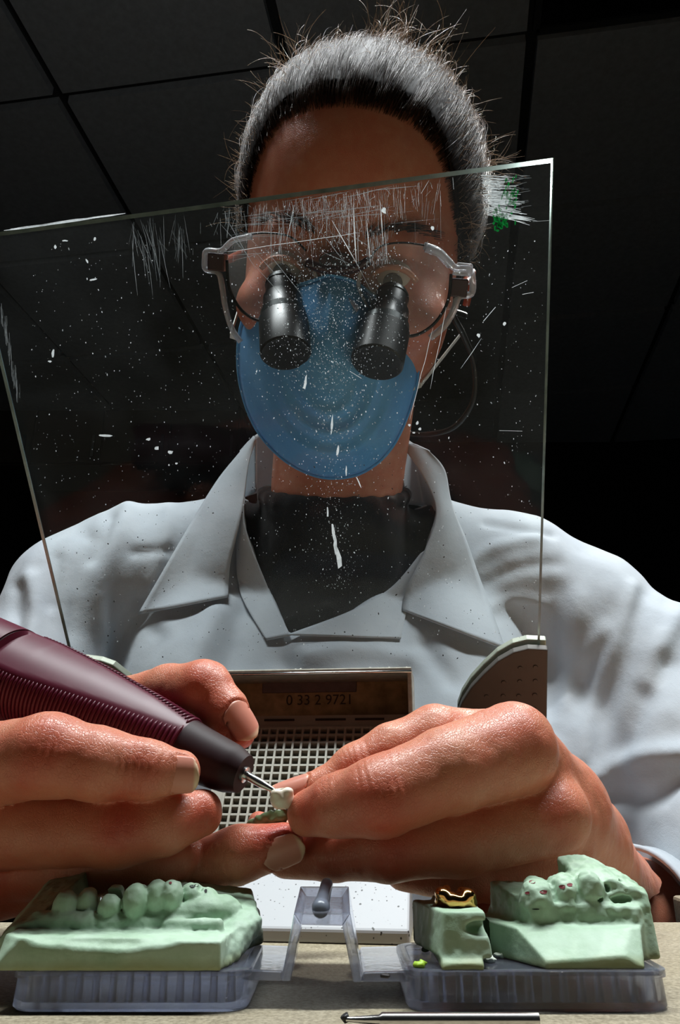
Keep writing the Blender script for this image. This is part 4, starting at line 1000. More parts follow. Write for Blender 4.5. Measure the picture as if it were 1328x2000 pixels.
CH = [[(425, 1170, 582, 160), (430, 1340, 535, 180), (430, 1520, 490, 200), (430, 1800, 460, 210)], [(860, 1170, 582, 160), (860, 1340, 535, 180), (860, 1520, 490, 200), (860, 1800, 460, 210)], [(640, 1130, 592, 150), (640, 1340, 530, 190), (640, 1520, 485, 215), (640, 1800, 455, 220)]]
for ch in (SHL, SHR, ARL, ARR, *CH): cc(ch, 14, f, 14)
f.cone(P(652, 1010, 554), 43, P(655, 1150, 590), 48, 16)
cc([(1400, 1690, 440, 90), (1300, 1770, 445, 95), (1226, 1782, 410, 86)], 10, f); cc([(-80, 1600, 445, 90), (-340, 1590, 460, 90), (-600, 1560, 400, 105)], 10, f)
V, Fc = f.mesh(); V = relax(V, Fc, 1); BODY.append((V, Fc, np.full(len(V), .15)))
# the skin folds up round each nail
from mathutils.kdtree import KDTree
bord = [(v, k) for k, (V, Fc, a) in enumerate(NAILS) for i, v in enumerate(V) if a[i] < 0.82 and (a[i] < 0.01 or i % 19 in (0, 18))]
kd = KDTree(len(bord)); [kd.insert(Vector(v), i) for i, (v, k) in enumerate(bord)]; kd.balance()
alln = np.concatenate([V for V, _, _ in NAILS]); ka = KDTree(len(alln)); [ka.insert(Vector(v), i) for i, v in enumerate(alln)]; ka.balance()
nlo, nhi = [np.array([f_(axis=0) for f_ in (V.min,)])[0] - 3 for V, _, _ in NAILS], [V.max(axis=0) + 3 for V, _, _ in NAILS]
for b in (0, 1):
    V, Fc, fl = BODY[b]; N = vnormals(V, Fc); V = V.copy(); msk = np.zeros(len(V), bool)
    for lo_, hi_ in zip(nlo, nhi): msk |= ((V > lo_) & (V < hi_)).all(1)
    for i in np.nonzero(msk)[0]:
        p = Vector(V[i]); d = kd.find(p)[2]; dn = ka.find(p)[2]
        if dn < 0.62: V[i] -= N[i]*0.10
        elif d < 2.4: V[i] += N[i]*0.30*math.exp(-((d-1.0)/0.65)**2)
    BODY[b] = (V, Fc, fl)
# one body mesh
Vs, Fs, As, n0 = [], [], [], 0
for V, Fc, a in BODY: Vs.append(V); Fs.append(Fc + n0); As.append(a); n0 += len(V)
body = obj('body', np.concatenate(Vs), np.concatenate(Fs), M['skin'], person, attr={'flush': np.concatenate(As)})
for V, Fc, a in NAILS:
    o = obj('fingernail', V, Fc, M['nail'], person, attr={'tip': a}); md = o.modifiers.new('solid', 'SOLIDIFY'); md.thickness = 0.0004; md.offset = 1
M['eye_white'] = simple('eye_white', srgb(215, 208, 200), 0.2, var=0.03); M['iris'] = simple('iris', srgb(70, 52, 38), 0.25)
M['brow'] = simple('brow_hair', srgb(46, 32, 24), 0.6)
for s in (-1, 1):
    f = Field(L(32*s, -9, 3) - 14, L(32*s, -9, 3) + 14, 0.8); f.ell(L(32*s, -9, -5.2), (11.6, 11.6, 11.6), R=HR); V, Fc = f.mesh(); e = obj('eye', V, Fc, M['eye_white'], person)
    lathe(L(32*s, -12, 5.6), L(32*s, -12.3, 7), [(0, 5.6), (.6, 5.2), (.9, 2.4), (1.0, .1)], 20).build('iris', M['iris'], e, smooth=True)
    # eyelids
    MB().tube(smooth_path([L(20*s, -9, 4.5), L(26*s, -4.6, 7.2), L(33*s, -3.6, 7.8), L(40*s, -5.6, 6), L(45*s, -10, 2.5)], 14), 1.8, 8).build('eyelid', M['skin'], person, smooth=True)
    random.seed(9 + s); mb = MB()
    for k in range(110):
        u = random.random(); b0_ = L(s*(14 + 38*u), 12 + 6*math.sin(u*2.4) + random.uniform(-2.5, 2.5), 0); h = bvh_head.ray_cast(Vector(b0_ + hz*60), Vector(-hz))
        if h[0] is None: continue
        q = np.array(h[0]); d = unit(hx*s*(0.5+u) + hy*(0.7 - u*0.9) + hz*0.25); mb.tube([q, q + d*3 + hz*.4, q + d*6.5 + hz*.2], [.22, .2, .04], 3, False)
    mb.build('eyebrow', M['brow'], person)

# ---------------------------------------------------------------- lab coat and shirt
def cloth_mat(name, c0, c1, rough=0.85, wv=1400):
    m, nt, bs = new_mat(name); co = obj_co(nt)
    n = noise_node(nt, 25, 5, 0.6, co); nt.links.new(ramp(nt, n.outputs[0], [(0.3, c0), (0.7, c1)]), bs.inputs['Base Color'])
    n2 = noise_node(nt, wv, 2, 0.5, co); n3 = noise_node(nt, 45, 4, 0.55, co)
    a = nt.nodes.new('ShaderNodeMath'); a.operation = 'MULTIPLY_ADD'; a.inputs[1].default_value = 0.12; nt.links.new(n2.outputs[0], a.inputs[0]); nt.links.new(n3.outputs[0], a.inputs[2])
    bump(nt, a.outputs[0], bs, 0.35, 0.0022)
    bs.inputs['Roughness'].default_value = rough; bs.inputs['Specular IOR Level'].default_value = 0.2; bs.inputs['Sheen Weight'].default_value = 0.1
    return m
M['coat'] = cloth_mat('white_coat_cotton', srgb(186, 194, 202), srgb(200, 207, 213))
M['shirt'] = cloth_mat('dark_shirt_knit', srgb(13, 12, 13), srgb(20, 18, 20))
VPOLY = np.array([(497, 840), (476, 985), (482, 1040), (566, 1239), (680, 1196), (762, 1150), (826, 1080), (852, 1000), (842, 930), (775, 840)], float)
def sd_poly(px, py, poly):
    d = np.full(px.shape, 1e9); s = np.ones(px.shape); n = len(poly)
    for i in range(n):
        a = poly[i]; b = poly[i-1]; ex, ey = b - a; wx, wy = px - a[0], py - a[1]
        t = np.clip((wx*ex + wy*ey)/(ex*ex + ey*ey), 0, 1); d = np.minimum(d, (wx - ex*t)**2 + (wy - ey*t)**2)
        c1 = py >= a[1]; c2 = py < b[1]; c3 = ex*wy > ey*wx
        s = np.where((c1 & c2 & c3) | (~c1 & ~c2 & ~c3), -s, s)
    return s*np.sqrt(d)
f = Field([-355, 335, -120], [360, 640, 235], 2.6)
for ch in (SHL, SHR, ARL, ARR, *CH, *CHS): cc(ch, 16, f)
cc([(1400, 1690, 445, 140), (1310, 1800, 440, 112)], 10, f)
coat_uncut = f.mesh(); bvh_coat = bvh_of(*coat_uncut)
sl, X, Y, Z = f.full()
cz = Y*CP + Z*SP + 0*X; pxg = 664 + F*(X + 0*cz)/cz; pyg = 1000 - F*(-Y*SP + Z*CP)/cz
sv = sd_poly(pxg, pyg, VPOLY)*cz/F
f.put(sl, np.maximum(sv, cz - 575).astype(np.float32), 0, 's')
# hollow where the neck passes
f.cone(P(652, 960, 550), 57, P(655, 1080, 575), 60, 4, 's')
V, Fc = f.mesh(); V = relax(V, Fc, 1, 0.4)
folds = [  # polyline, amplitude mm, width px
    ([(1235, 1150), (1205, 1250), (1150, 1400), (1140, 1480)], 2.6, 16), ([(1262, 1160), (1235, 1260), (1185, 1400), (1165, 1500)], -2.4, 20), ([(1085, 1160), (1068, 1280), (1080, 1420)], -3.0, 30), ([(1130, 1170), (1110, 1280), (1110, 1420)], 2.4, 26),
    ([(1180, 1230), (1130, 1300), (1085, 1410)], 2.0, 16), ([(900, 1120), (960, 1070), (1050, 1050)], 2.2, 14), ([(930, 1150), (1010, 1110), (1090, 1100)], -2.0, 14), ([(950, 1020), (1080, 1045)], -1.8, 8), ([(930, 1200), (1000, 1170), (1060, 1180)], 2.0, 14),
    ([(1328, 1190), (1290, 1260), (1270, 1330)], 3.5, 20), ([(1300, 1300), (1250, 1380), (1200, 1500)], -4.5, 26), ([(1150, 1520), (1240, 1480), (1328, 1470)], 5, 22), ([(1170, 1550), (1260, 1560), (1328, 1520)], -5, 22),
    ([(250, 995), (225, 1060), (195, 1150), (195, 1290)], 4.0, 20), ([(170, 1050), (150, 1140), (140, 1280)], -3.5, 20), ([(330, 1000), (320, 1060), (290, 1150)], 2.5, 16), ([(215, 1010), (180, 1090)], -3.0, 14), ([(60, 1130), (70, 1200), (50, 1290)], 4, 16), ([(35, 1150), (30, 1260)], -3, 12), ([(110, 1090), (100, 1180)], -2.5, 14),
    ([(260, 1080), (330, 1075)], -2.0, 10), ([(420, 1200), (380, 1300)], 3.5, 24), ([(300, 1240), (270, 1320)], -4, 26), ([(470, 1200), (440, 1330)], -3, 24), ([(600, 1280), (700, 1270), (800, 1290)], 3, 20), ([(830, 1260), (880, 1330)], -3, 20), ([(560, 1300), (640, 1330)], -3.5, 22)]
def fold_disp(V):
    px, py, cz = px_of(V); disp = np.zeros(len(V))
    for pl, amp, w in folds:
        d2 = np.full(len(V), 1e9); pl = np.array(smooth_path(pl, 10))
        for a, b in zip(pl[:-1], pl[1:]):
            e = b - a; t = np.clip(((px-a[0])*e[0] + (py-a[1])*e[1])/(e@e), 0, 1); d2 = np.minimum(d2, (px-a[0]-e[0]*t)**2 + (py-a[1]-e[1]*t)**2)
        disp += amp*np.exp(-d2/w**2)
    return disp
N = vnormals(V, Fc); V = V + N*(fold_disp(V) + 1.3*vnoise(V, 26, 51) + 0.5*vnoise(V, 11, 52))[:, None]
coat = obj('lab_coat', V, Fc, M['coat'], person)
def ribbon(A, B, name, nu=34, nv=14, mat='coat', lift=3.0, belly=2.0, parent=None, thick=1.2, clip=True):
    """cloth leaf between two edge curves given as (px,py,d)"""
    A = smooth_path(A, nu); B = smooth_path(B, nu); V = []
    for i in range(nu+1):
        for j in range(nv+1):
            v = j/nv; q = A[i]*(1-v) + B[i]*v; d = q[2] + 42
            if clip:
                h = bvh_coat.ray_cast(Vector((0, 0, 0)), Vector(P(q[0], q[1], 1.0)).normalized())
                if h[0] is not None: d = min(d, float(np.dot(np.array(h[0]), VIEWC)) - lift)
            d -= belly*math.sin(math.pi*v)
            V.append(P(q[0], q[1], d))
    n = nv+1; Fc = np.array([(i*n+j, (i+1)*n+j, (i+1)*n+j+1, i*n+j+1) for i in range(nu) for j in range(nv)])
    V = np.array(V); V = V - VIEWC*(0.8*vnoise(V, 22, 61))[:, None]
    o = obj(name, V, Fc, M[mat], parent or coat); md = o.modifiers.new('solid', 'SOLIDIFY'); md.thickness = thick/1000; md.offset = 0
    return o
ribbon([(496, 852, 505), (462, 892, 500), (425, 938, 497), (380, 1010, 487), (322, 1108, 478), (270, 1200, 474)], [(500, 858, 503), (486, 905, 492), (475, 985, 478), (466, 1030, 472), (450, 1100, 468), (445, 1166, 468)], 'collar_leaf', lift=4.5, belly=2.5)
ribbon([(468, 1000, 480), (462, 1080, 478), (470, 1160, 476), (520, 1250, 474)], [(476, 985, 478), (482, 1040, 474), (520, 1140, 472), (567, 1241, 471)], 'lapel', lift=2.2, belly=0.8)
ribbon([(836, 880, 500), (868, 918, 494), (882, 985, 484), (912, 1060, 476), (950, 1165, 472), (986, 1268, 470)], [(776, 858, 512), (826, 930, 492), (852, 1000, 478), (828, 1078, 470), (793, 1150, 466), (786, 1192, 466)], 'collar_leaf', lift=4.5, belly=3.0)
ribbon([(838, 1070, 472), (815, 1130, 470), (795, 1190, 468), (783, 1247, 468)], [(822, 1082, 474), (762, 1150, 472), (680, 1196, 471), (562, 1240, 470)], 'lapel', lift=2.6, belly=1.0)
# collar stand behind the neck
ribbon([(772, 857, 512), (806, 866, 540), (838, 880, 505)], [(795, 985, 520), (830, 990, 540), (856, 1000, 490)], 'collar_stand', lift=0, belly=-2, clip=False)
ribbon([(500, 850, 512), (470, 880, 545), (520, 840, 575), (650, 830, 590), (770, 850, 560), (806, 866, 540)], [(500, 960, 520), (480, 970, 545), (520, 960, 580), (650, 950, 600), (770, 960, 570), (830, 985, 545)], 'collar_stand', lift=0, belly=0, clip=False)
# cuff
c0 = P(1240, 1768, 398); c1 = P(1300, 1792, 440); ax = unit(c1 - c0); ring = []
mb = MB(); n = 40
u = unit(np.cross(ax, [0, 0, 1])); w = np.cross(ax, u); Vr = []
prof = [(0, 26.5), (-1, 28), (0, 29.5), (6, 30), (14, 30.5), (30, 33)]
for t, r in prof:
    for k in range(n):
        a = 2*math.pi*k/n; Vr.append(c0 + ax*t + (u*math.cos(a) + w*math.sin(a))*(r + 0.7*math.sin(3*a + 1)))
Fr = np.array([(i*n+k, i*n+(k+1) % n, (i+1)*n+(k+1) % n, (i+1)*n+k) for i in range(len(prof)-1) for k in range(n)])
o = obj('cuff', np.array(Vr), Fr, M['coat'], coat); md = o.modifiers.new('solid', 'SOLIDIFY'); md.thickness = 0.0012
# shirt
f = Field(P(652, 1150, 555) - [120, 90, 110], P(652, 1150, 555) + [120, 85, 100], 2.2)
for ch in ([SHL[0], SHL[1]], [SHR[0], SHR[1]], CH[0][:3], CH[1][:3], CH[2][:3]): cc(ch, 14, f, 4.5)
f.cone(P(652, 990, 554), 53, P(650, 1150, 576), 68, 12)
sl, X, Y, Z = f.full(); czs = Y*CP + Z*SP + 0*X; pxs = 664 + F*(X + 0*czs)/czs; pys = 1000 - F*(-Y*SP + Z*CP)/czs
f.put(sl, (sd_poly(pxs, pys, np.array([(440, 930), (560, 975), (650, 988), (760, 984), (880, 950), (880, 1040), (850, 1110), (775, 1172), (690, 1215), (572, 1256), (470, 1100)], float))*czs/F).astype(np.float32), 0, 'i')
ringp = []
for k in range(25):
    a = 2*math.pi*k/24; ringp.append(P(654, 987, 556) + RTC*51*math.sin(a) + VIEWC*(-51*math.cos(a)) + UPC*(8*(1 - math.cos(a))))
for a, b in zip(ringp[:-1], ringp[1:]): f.cone(a, 4.6, b, 4.6, 3)
V, Fc = f.mesh(); V = relax(V, Fc, 1); N = vnormals(V, Fc); V = V + N*(1.2*vnoise(V, 18, 71) + 0.5*vnoise(V, 8, 72))[:, None]
obj('shirt', V, Fc, M['shirt'], person)

# ---------------------------------------------------------------- hair, pulled back
def hair_mat(name, c, c2, rough=0.4, spec=0.22):
    m, nt, bs = new_mat(name); co = obj_co(nt); n = noise_node(nt, 60, 3, 0.6, co); n2 = noise_node(nt, 900, 2, 0.6, co)
    ad = nt.nodes.new('ShaderNodeMath'); ad.operation = 'MULTIPLY_ADD'; ad.inputs[1].default_value = 1.0; nt.links.new(n2.outputs[0], ad.inputs[0]); nt.links.new(n.outputs[0], ad.inputs[2])
    nt.links.new(ramp(nt, ad.outputs[0], [(0.40, c), (0.65, c2)]), bs.inputs['Base Color'])
    bs.inputs['Roughness'].default_value = rough; bs.inputs['Specular IOR Level'].default_value = spec; return m
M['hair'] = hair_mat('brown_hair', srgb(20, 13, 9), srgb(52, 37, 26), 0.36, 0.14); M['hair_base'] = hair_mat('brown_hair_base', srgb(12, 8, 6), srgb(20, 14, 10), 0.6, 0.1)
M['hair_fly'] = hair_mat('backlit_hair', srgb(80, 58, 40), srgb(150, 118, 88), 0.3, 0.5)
CC = np.array(CR['c'], float); CRr = np.array(CR['r'], float)
def hairline(x):          # local y of the hairline in front
    u = np.clip(np.abs(x + 1)/66, 0, 1); return 80 - 20*u**2 - 52*u**6
def is_hair(q, back=0.0):           # q local points
    x, y, z = q[:, 0], q[:, 1], q[:, 2]
    side = (np.abs(x + 1) > 66 + back*0.5 - 10*np.clip((-z - 30)/40, 0, 1)) | (z < -70)
    return ((y > hairline(x) + back) | side) & (y > -55 - 0.2*(z + 90)) & (z > -190)
f = Field(L(0, 0, 0) - [125, 120, 150], L(0, 0, 0) + [125, 240, 190], 2.0)
sl, X, Y, Z = f.full(); G = np.stack(np.broadcast_arrays(X, Y, Z), -1).reshape(-1, 3); q = to_local(G)
k0 = np.sqrt((((q - CC)/(CRr + 4.5))**2).sum(1)); k1 = np.sqrt((((q - CC)/(CRr + 4.5)**2)**2).sum(1)) + 1e-9; d = k0*(k0-1)/k1
ramp_in = np.where(is_hair(q, 9.0), 0.0, 6.0)
f.put(sl, np.maximum(d, np.where(ramp_in > 0, np.maximum(d, 1.0), -50)).reshape(f.n).astype(np.float32))
f.ell(L(10, 100, -178), (30, 26, 34), 10, R=HR)          # the bun behind the crown
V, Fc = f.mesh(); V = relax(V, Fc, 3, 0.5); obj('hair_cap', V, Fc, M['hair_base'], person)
random.seed(77); rr = np.random.default_rng(77)
bunp = np.array([8, 105, -172.0])
def surf(q, off):        # push a local point onto the hair surface
    v = (q - CC); k = math.sqrt(((v/(CRr + off))**2).sum()); return CC + v/k
def strand(q0, n, step, lift, curl, r0, out, w=0.0):
    q = q0.copy(); pts = []; off = 3.2
    drift = rr.normal(0, 0.35, 3)
    for i in range(n):
        pts.append(L(*q)); nrm = unit((q - CC)/CRr**2); t = bunp - q; t = t - nrm*np.dot(t, nrm); t = unit(t)
        dirv = unit(t + drift*curl + nrm*lift*(i/n)**1.2); q = q + dirv*step; off += lift*step*0.4 + w
        if lift < 0.05: q = surf(q, 3.5 + 1.6*math.sin(i*0.7 + drift[0]*9) + w*i + 2.2*math.sin(q0[0]*0.33 + 1.7*math.sin(q0[1]*0.21))*math.sin(q0[2]*0.17 + i*0.25))
    m = len(pts); out.tube(pts, [r0*(1 - 0.75*(i/(m-1))**2) for i in range(m)], 3, False)
hs = MB()
cnt = 0
while cnt < 6500:
    v = rr.normal(size=3); v = v/np.linalg.norm(v); q = CC + v*(CRr + 3.5)
    if q[2] < -165 or q[1] < -45: continue
    if not is_hair(q[None])[0]: continue
    strand(q, 11, rr.uniform(5, 8), 0.0, 0.14, rr.uniform(0.08, 0.2), hs, rr.uniform(0, .12) if rr.random() < .75 else rr.uniform(.2, .7)); cnt += 1
# the hairline, drawn back from the forehead
for k in range(3200):
    x = rr.uniform(-68, 66); y = float(hairline(np.array(x))) + abs(rr.normal(0, 9)) - 4; v = np.array([x, y, 0]) - CC
    zz = 1 - (v[0]/(CRr[0]+.5))**2 - (v[1]/(CRr[1]+.5))**2
    if zz < 0: continue
    strand(np.array([x, y, CC[2] + (CRr[2]+.5)*math.sqrt(zz)]), 9, rr.uniform(5, 8), 0.0, 0.10, rr.uniform(0.05, 0.12), hs, 0.1)
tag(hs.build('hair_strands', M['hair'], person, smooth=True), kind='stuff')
fly = MB()
cnt = 0
while cnt < 3600:
    v = rr.normal(size=3); v = v/np.linalg.norm(v); q = CC + v*(CRr + 4)
    if q[2] < -150 or q[2] > -25 or q[1] < 0 or not is_hair(q[None])[0]: continue
    big = rr.random() < 0.12
    nrm = unit((q - CC)/CRr**2); d = unit(nrm*rr.uniform(0.5, 1.2) + unit(bunp - q)*0.6 + rr.normal(0, 0.45, 3)); c = rr.normal(0, 0.16 if big else 0.1, 3); Ln = rr.uniform(14, 30) if big else abs(rr.normal(0, 5)) + 3
    pts = []; p = q.copy(); n = 9 if big else 5
    for i in range(n): pts.append(L(*p)); p = p + d*Ln/n; d = unit(d + c + np.array([0, -0.05 if big else 0, -0.04]))
    fly.tube(pts, [(0.11 if big else 0.13)*(1 - 0.7*i/(n-1)) for i in range(n)], 3, False); cnt += 1
# the upright tuft at the top and the tufts at the sides
for k in range(200):
    x0, y0, dx, dy, Ln = ((12, 138, 0.15, 1, 38) if k < 80 else (38, 128, 0.55, 0.9, 40) if k < 115 else (-52, 112, -0.45, 0.9, 34) if k < 160 else (76, 62, 0.9, 0.25, 30))
    q = surf(np.array([x0 + rr.normal(0, 9), y0 + rr.normal(0, 7), -85 + rr.normal(0, 20)]), 4); d = unit(np.array([dx + rr.normal(0, .3), dy + rr.normal(0, .25), rr.normal(0, .25)])); c = rr.normal(0, 0.11, 3); pts = []; p = q.copy(); Lk = Ln*rr.uniform(0.35, 1.15)
    for i in range(11): pts.append(L(*p)); p = p + d*Lk/11; d = unit(d + c)
    fly.tube(pts, [0.12*(1 - 0.7*i/10) for i in range(11)], 3, False)
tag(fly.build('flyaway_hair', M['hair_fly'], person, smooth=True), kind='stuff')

# ---------------------------------------------------------------- face mask
M['mask'] = cloth_mat('blue_mask_fabric', srgb(84, 164, 232), srgb(112, 184, 240), 0.8, 2500)
fm = thing('face_mask', L(0, -110, 20), 'light blue cup-shaped surgical mask over her nose and mouth', 'face mask')
mout = [(644, 536, 20), (600, 552, 16), (548, 566, 8), (505, 588, -4), (473, 628, -20), (464, 700, -27), (473, 770, -27), (500, 838, -19), (548, 893, -7), (603, 925, 2), (655, 934, 5), (712, 921, 1), (764, 876, -8), (800, 800, -23), (817, 722, -29), (808, 668, -22), (772, 612, -4), (715, 566, 10), (688, 548, 17)]
bd_ = np.array(smooth_path(mout + [mout[0]], 95)[:-1]); nb = len(bd_); nr = 26
cpt = np.array([640, 742]); V = []
for i in range(nr+1):
    r = i/nr
    for k in range(nb):
        x, y = cpt + (bd_[k, :2] - cpt)*r
        zb = bd_[k, 2]; low = np.clip((y - 690)/120, 0, 1)
        z = 46*(1 - r**2.3) + zb*r**2.3
        z += 3.2*low*math.sin((r - 0.28)*2*math.pi/0.21)*np.exp(-((r-0.55)/0.30)**4)*np.clip((1-r)*5, 0, 1)
        V.append(Lz(x, y, z))
Fc = np.array([(i*nb+k, (i+1)*nb+k, (i+1)*nb+(k+1) % nb, i*nb+(k+1) % nb) for i in range(nr) for k in range(nb)])
o = obj('mask_cup', np.array(V), Fc, M['mask'], fm); md = o.modifiers.new('solid', 'SOLIDIFY'); md.thickness = 0.0012; md.offset = -1
MB().tube([Lz(x, y, z + 0.6) for x, y, z in bd_] + [Lz(bd_[0][0], bd_[0][1], bd_[0][2] + .6)], 1.0, 6, False).build('mask_rim', M['mask'], fm, smooth=True)
M['elastic'] = simple('white_elastic', srgb(215, 215, 210), 0.7)
mb = MB(); mb.bar(Lz(474, 664, -20), Lz(450, 655, -32), 3.2, 0.6, up=hz); mb.bar(Lz(450, 655, -32), L(-79, -34, -85), 3.2, .6, up=hx); mb.build('strap', M['elastic'], fm)
mb = MB(); mb.bar(Lz(800, 760, -20), Lz(822, 752, -34), 3.2, 0.6, up=hz); mb.bar(Lz(822, 752, -34), L(77, -42, -90), 3.2, .6, up=hx); mb.build('strap', M['elastic'], fm)

# ---------------------------------------------------------------- magnifying glasses
M['clear'] = M['plastic'].copy(); M['clear'].name = 'clear_frame_plastic'
b_ = M['clear'].node_tree.nodes['Principled BSDF']; [M['clear'].node_tree.links.remove(l) for l in list(b_.inputs['Base Color'].links)]
b_.inputs['Base Color'].default_value = (0.93, 0.95, 0.97, 1); b_.inputs['Transmission Weight'].default_value = 0.45; b_.inputs['Roughness'].default_value = 0.12
M['loupe'] = simple('black_anodised_metal', srgb(14, 15, 15), 0.38, 0.0, 0.1, 200, spec=0.4); M['loupe_ring'] = simple('grey_metal_ring', srgb(58, 62, 62), 0.3, 0.6)
M['wine'] = simple('dark_wine_plastic', srgb(52, 16, 18), 0.35); M['amber'] = simple('amber_plastic', srgb(150, 60, 28), 0.35)
def lens_mat():
    m = bpy.data.materials.new('spectacle_lens'); m.use_nodes = True; nt = m.node_tree; nt.nodes.clear()
    out = nt.nodes.new('ShaderNodeOutputMaterial'); tr = nt.nodes.new('ShaderNodeBsdfTransparent'); gl = nt.nodes.new('ShaderNodeBsdfGlossy'); gl.inputs['Roughness'].default_value = 0.03
    df = nt.nodes.new('ShaderNodeBsdfTranslucent'); df.inputs[0].default_value = (.8, .8, .75, 1); fr = thin_fresnel(nt, 0.03); n = noise_node(nt, 40, 4, .6, obj_co(nt))
    mr = nt.nodes.new('ShaderNodeMapRange'); mr.inputs[3].default_value = 0.01; mr.inputs[4].default_value = 0.05; nt.links.new(n.outputs[0], mr.inputs[0])
    a = nt.nodes.new('ShaderNodeMixShader'); nt.links.new(fr, a.inputs[0]); nt.links.new(tr.outputs[0], a.inputs[1]); nt.links.new(gl.outputs[0], a.inputs[2])
    b = nt.nodes.new('ShaderNodeMixShader'); nt.links.new(mr.outputs[0], b.inputs[0]); nt.links.new(a.outputs[0], b.inputs[1]); nt.links.new(df.outputs[0], b.inputs[2]); nt.links.new(b.outputs[0], out.inputs[0]); return m
M['lens'] = lens_mat()
lp = thing('magnifying_glasses', L(0, -40, 20), 'clear framed glasses with two black magnifying loupe barrels on her face', 'glasses')
ZL = 17.0
def zl(px): return ZL - 0.00018*(px - 662)**2
left = [(443, 508), (450, 476), (478, 459), (520, 455), (566, 462), (598, 490), (608, 540), (590, 590), (552, 618), (510, 627), (472, 606), (448, 562)]
right = [(881, 535), (870, 502), (834, 480), (786, 474), (742, 482), (718, 512), (714, 562), (736, 612), (774, 645), (806, 656), (846, 634), (874, 590)]
for outl, low in ((left, (6, 11)), (right, (6, 11))):
    pl = smooth_path(outl + [outl[0]], 48)[:-1]
    mb = MB(); mb.prism([Lz(x, y, zl(x)) for x, y in pl][::(1 if outl is right else -1)], -hz*1.8); ln = mb.build('lens', M['lens'], lp)
    pth = [Lz(x, y, zl(x) + .3) for x, y in smooth_path(outl[7:] + [outl[0]], 30)]
    MB().tube(pth, 0.9, 8).build('lower_rim', M['loupe'], ln, smooth=True)
    pth = [Lz(x, y, zl(x) + .3) for x, y in smooth_path(outl[2:6], 20)]
    MB().tube(pth, 0.55, 8).build('upper_rim', M['loupe'], ln, smooth=True)
# bridge with maker's oval
pts = smooth_path([(598, 512), (628, 524), (662, 528), (698, 522), (722, 508)], 20)
MB().tube([Lz(x, y, 20) for x, y in pts], 2.6, 10).build('bridge', M['wine'], lp, smooth=True)
pts = smooth_path([(612, 530), (622, 560), (600, 600), (596, 616)], 12); MB().tube([Lz(x, y, 17) for x, y in pts], 1.3, 8).build('nose_pad_arm', M['clear'], lp, smooth=True)
pts = smooth_path([(706, 528), (700, 560), (716, 600), (722, 620)], 12); MB().tube([Lz(x, y, 17) for x, y in pts], 1.3, 8).build('nose_pad_arm', M['clear'], lp, smooth=True)
pts = smooth_path([(618, 598), (636, 582), (654, 578), (676, 586), (700, 606)], 12); MB().tube([Lz(x, y, 26) for x, y in pts], [2.2]*13, 8).build('nose_bridge_strap', M['clear'], lp, smooth=True)
mb = MB(); ov = [Lz(656 + 32*math.cos(t), 509 + 15*math.sin(t), 21.5) for t in np.linspace(0, 2*math.pi, 33)[:-1]]; mb.prism(ov[::-1], -hz*1.6); pl_ = mb.build('badge', M['wine'], lp)
MB().tube(ov + [ov[0]], 0.45, 6, False).build('badge_rim', M['loupe_ring'], pl_, smooth=True)
text_mesh('DeSo', 5.2, M['loupe_ring'], pl_, Lz(635, 516, 22.2), hx, hy, 'badge_lettering')
def clear_path(pts, r, name='side_bracket'):
    MB().tube([Lz(x, y, z) for x, y, z in smooth_path(pts, 40)], r, 10).build(name, M['clear'], lp, smooth=True)
clear_path([(490, 462, 14), (455, 470, 10), (432, 490, 6), (404, 490, 2), (400, 508, 0), (402, 526, 0), (426, 533, 4), (434, 560, 5), (440, 600, 6), (452, 640, 6), (470, 668, 6)], 1.7)
clear_path([(828, 480, 14), (856, 490, 12), (876, 510, 9), (890, 524, 6), (916, 526, 3), (923, 550, 1), (920, 574, 1), (896, 580, 4), (886, 606, 5), (868, 636, 6), (840, 660, 8)], 2.0)
mb = MB(); mb.tube([Lz(832, 484, 16), Lz(858, 494, 14), Lz(880, 518, 11)], 2.4, 10); mb.build('top_bracket', M['clear'], lp, smooth=True)
mb = MB(); c = Lz(904, 528, 4); mb.hexa([c + hx*a + hy*b_2 + hz*d for d in (-7, 2) for a, b_2 in ((-6, -3), (6, -3), (5, 4), (-4, 4))]); mb.build('hinge_cover', M['clear'], lp, bevel=1.2)
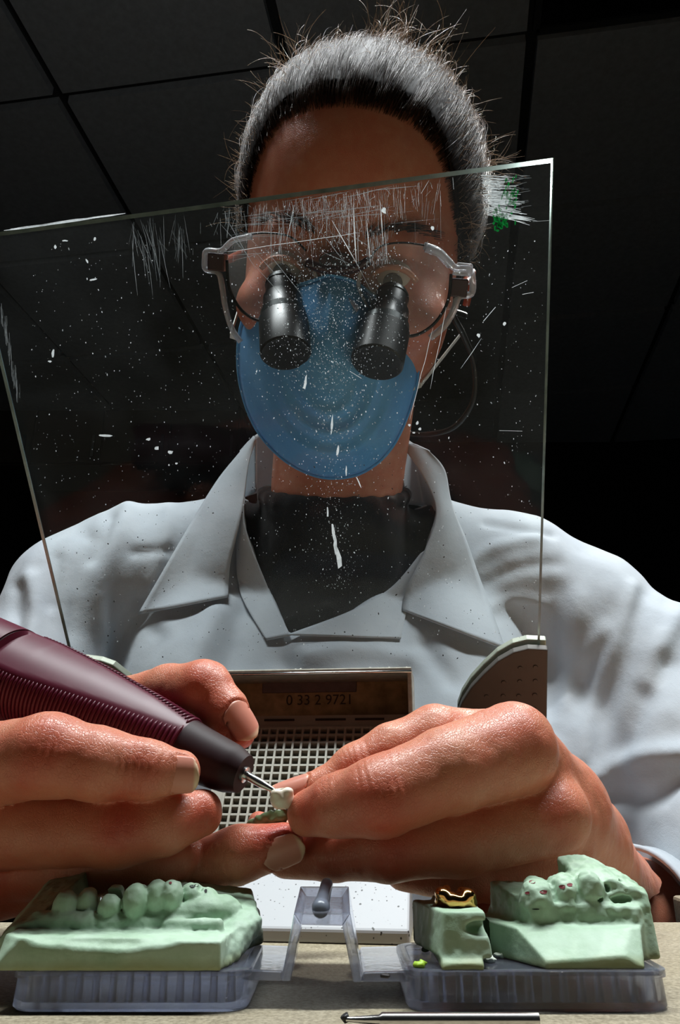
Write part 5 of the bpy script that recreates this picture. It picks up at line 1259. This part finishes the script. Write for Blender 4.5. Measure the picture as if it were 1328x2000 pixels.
for px, py, s in ((424, 512, -1), (896, 562, 1)):
    c = Lz(px, py, 3); mb = MB(); mb.hexa([c + hx*a + hy*b_2 + hz*d for d in (-6, 3) for a, b_2 in ((-5, -5), (5, -5), (5, 5), (-5, 5))]); mb.build('hinge_block', M['wine'], lp, bevel=0.8)
    ear = L(78*s, -4, -96); st = c - hz*5
    MB().tube(smooth_path([st, st*0.65 + ear*0.35 + hx*s*1, ear, L(77*s, -26, -108)], 16), [2.6]*17, 8).build('temple_arm', M['amber'], lp, smooth=True)
def barrel(base, end, dz, r):
    a = Lz(base[0], base[1], 14); b = Lz(end[0], end[1], 14 + dz); Lb = np.linalg.norm(b - a); k = r
    prof = [(-3, 8*k), (0, 8.8*k), (Lb*.20, 9.2*k), (Lb*.22, 10.8*k), (Lb*.42, 11.4*k), (Lb*.44, 12*k)]
    o = lathe(a, b, prof, 40).build('barrel', M['loupe'], lp, smooth=True, angle=35)
    lathe(a, b, [(Lb*.43, 11.6*k), (Lb*.44, 12.7*k), (Lb*.52, 13*k), (Lb*.525, 12*k)], 40).build('focus_ring', M['loupe_ring'], o, smooth=True, angle=35)
    lathe(a, b, [(Lb*.50, 12.2*k), (Lb*.54, 13.6*k), (Lb*.98, 13.8*k), (Lb, 13.0*k), (Lb, 11.8*k), (Lb*.93, 11.4*k), (Lb*.92, .1)], 40).build('objective_hood', M['loupe'], o, smooth=True, angle=35)
    lathe(a, b, [(Lb*.925, 10.6*k), (Lb*.945, 7*k), (Lb*.95, .1)], 32).build('objective_lens', M['lens'], o, smooth=True)
    lathe(a, b, [(-1, 9.0*k), (0.5, 9.2*k), (1.5, 8.6*k), (1.6, 7*k)], 40).build('mount_ring', M['loupe_ring'], o, smooth=True, angle=35)
barrel((549, 556), (558, 692), 36, 1.0); barrel((766, 580), (736, 710), 36, 1.03)
# cord from the temple
cd_ = smooth_path([L(76, -30, -60), Lz(884, 612, -40), Lz(905, 655, -50), Lz(926, 712, -60), Lz(925, 780, -66), Lz(890, 832, -72), Lz(840, 848, -78), Lz(790, 846, -90)], 40)
MB().tube(cd_, 2.0, 8).build('retainer_cord', M['loupe'], lp, smooth=True)
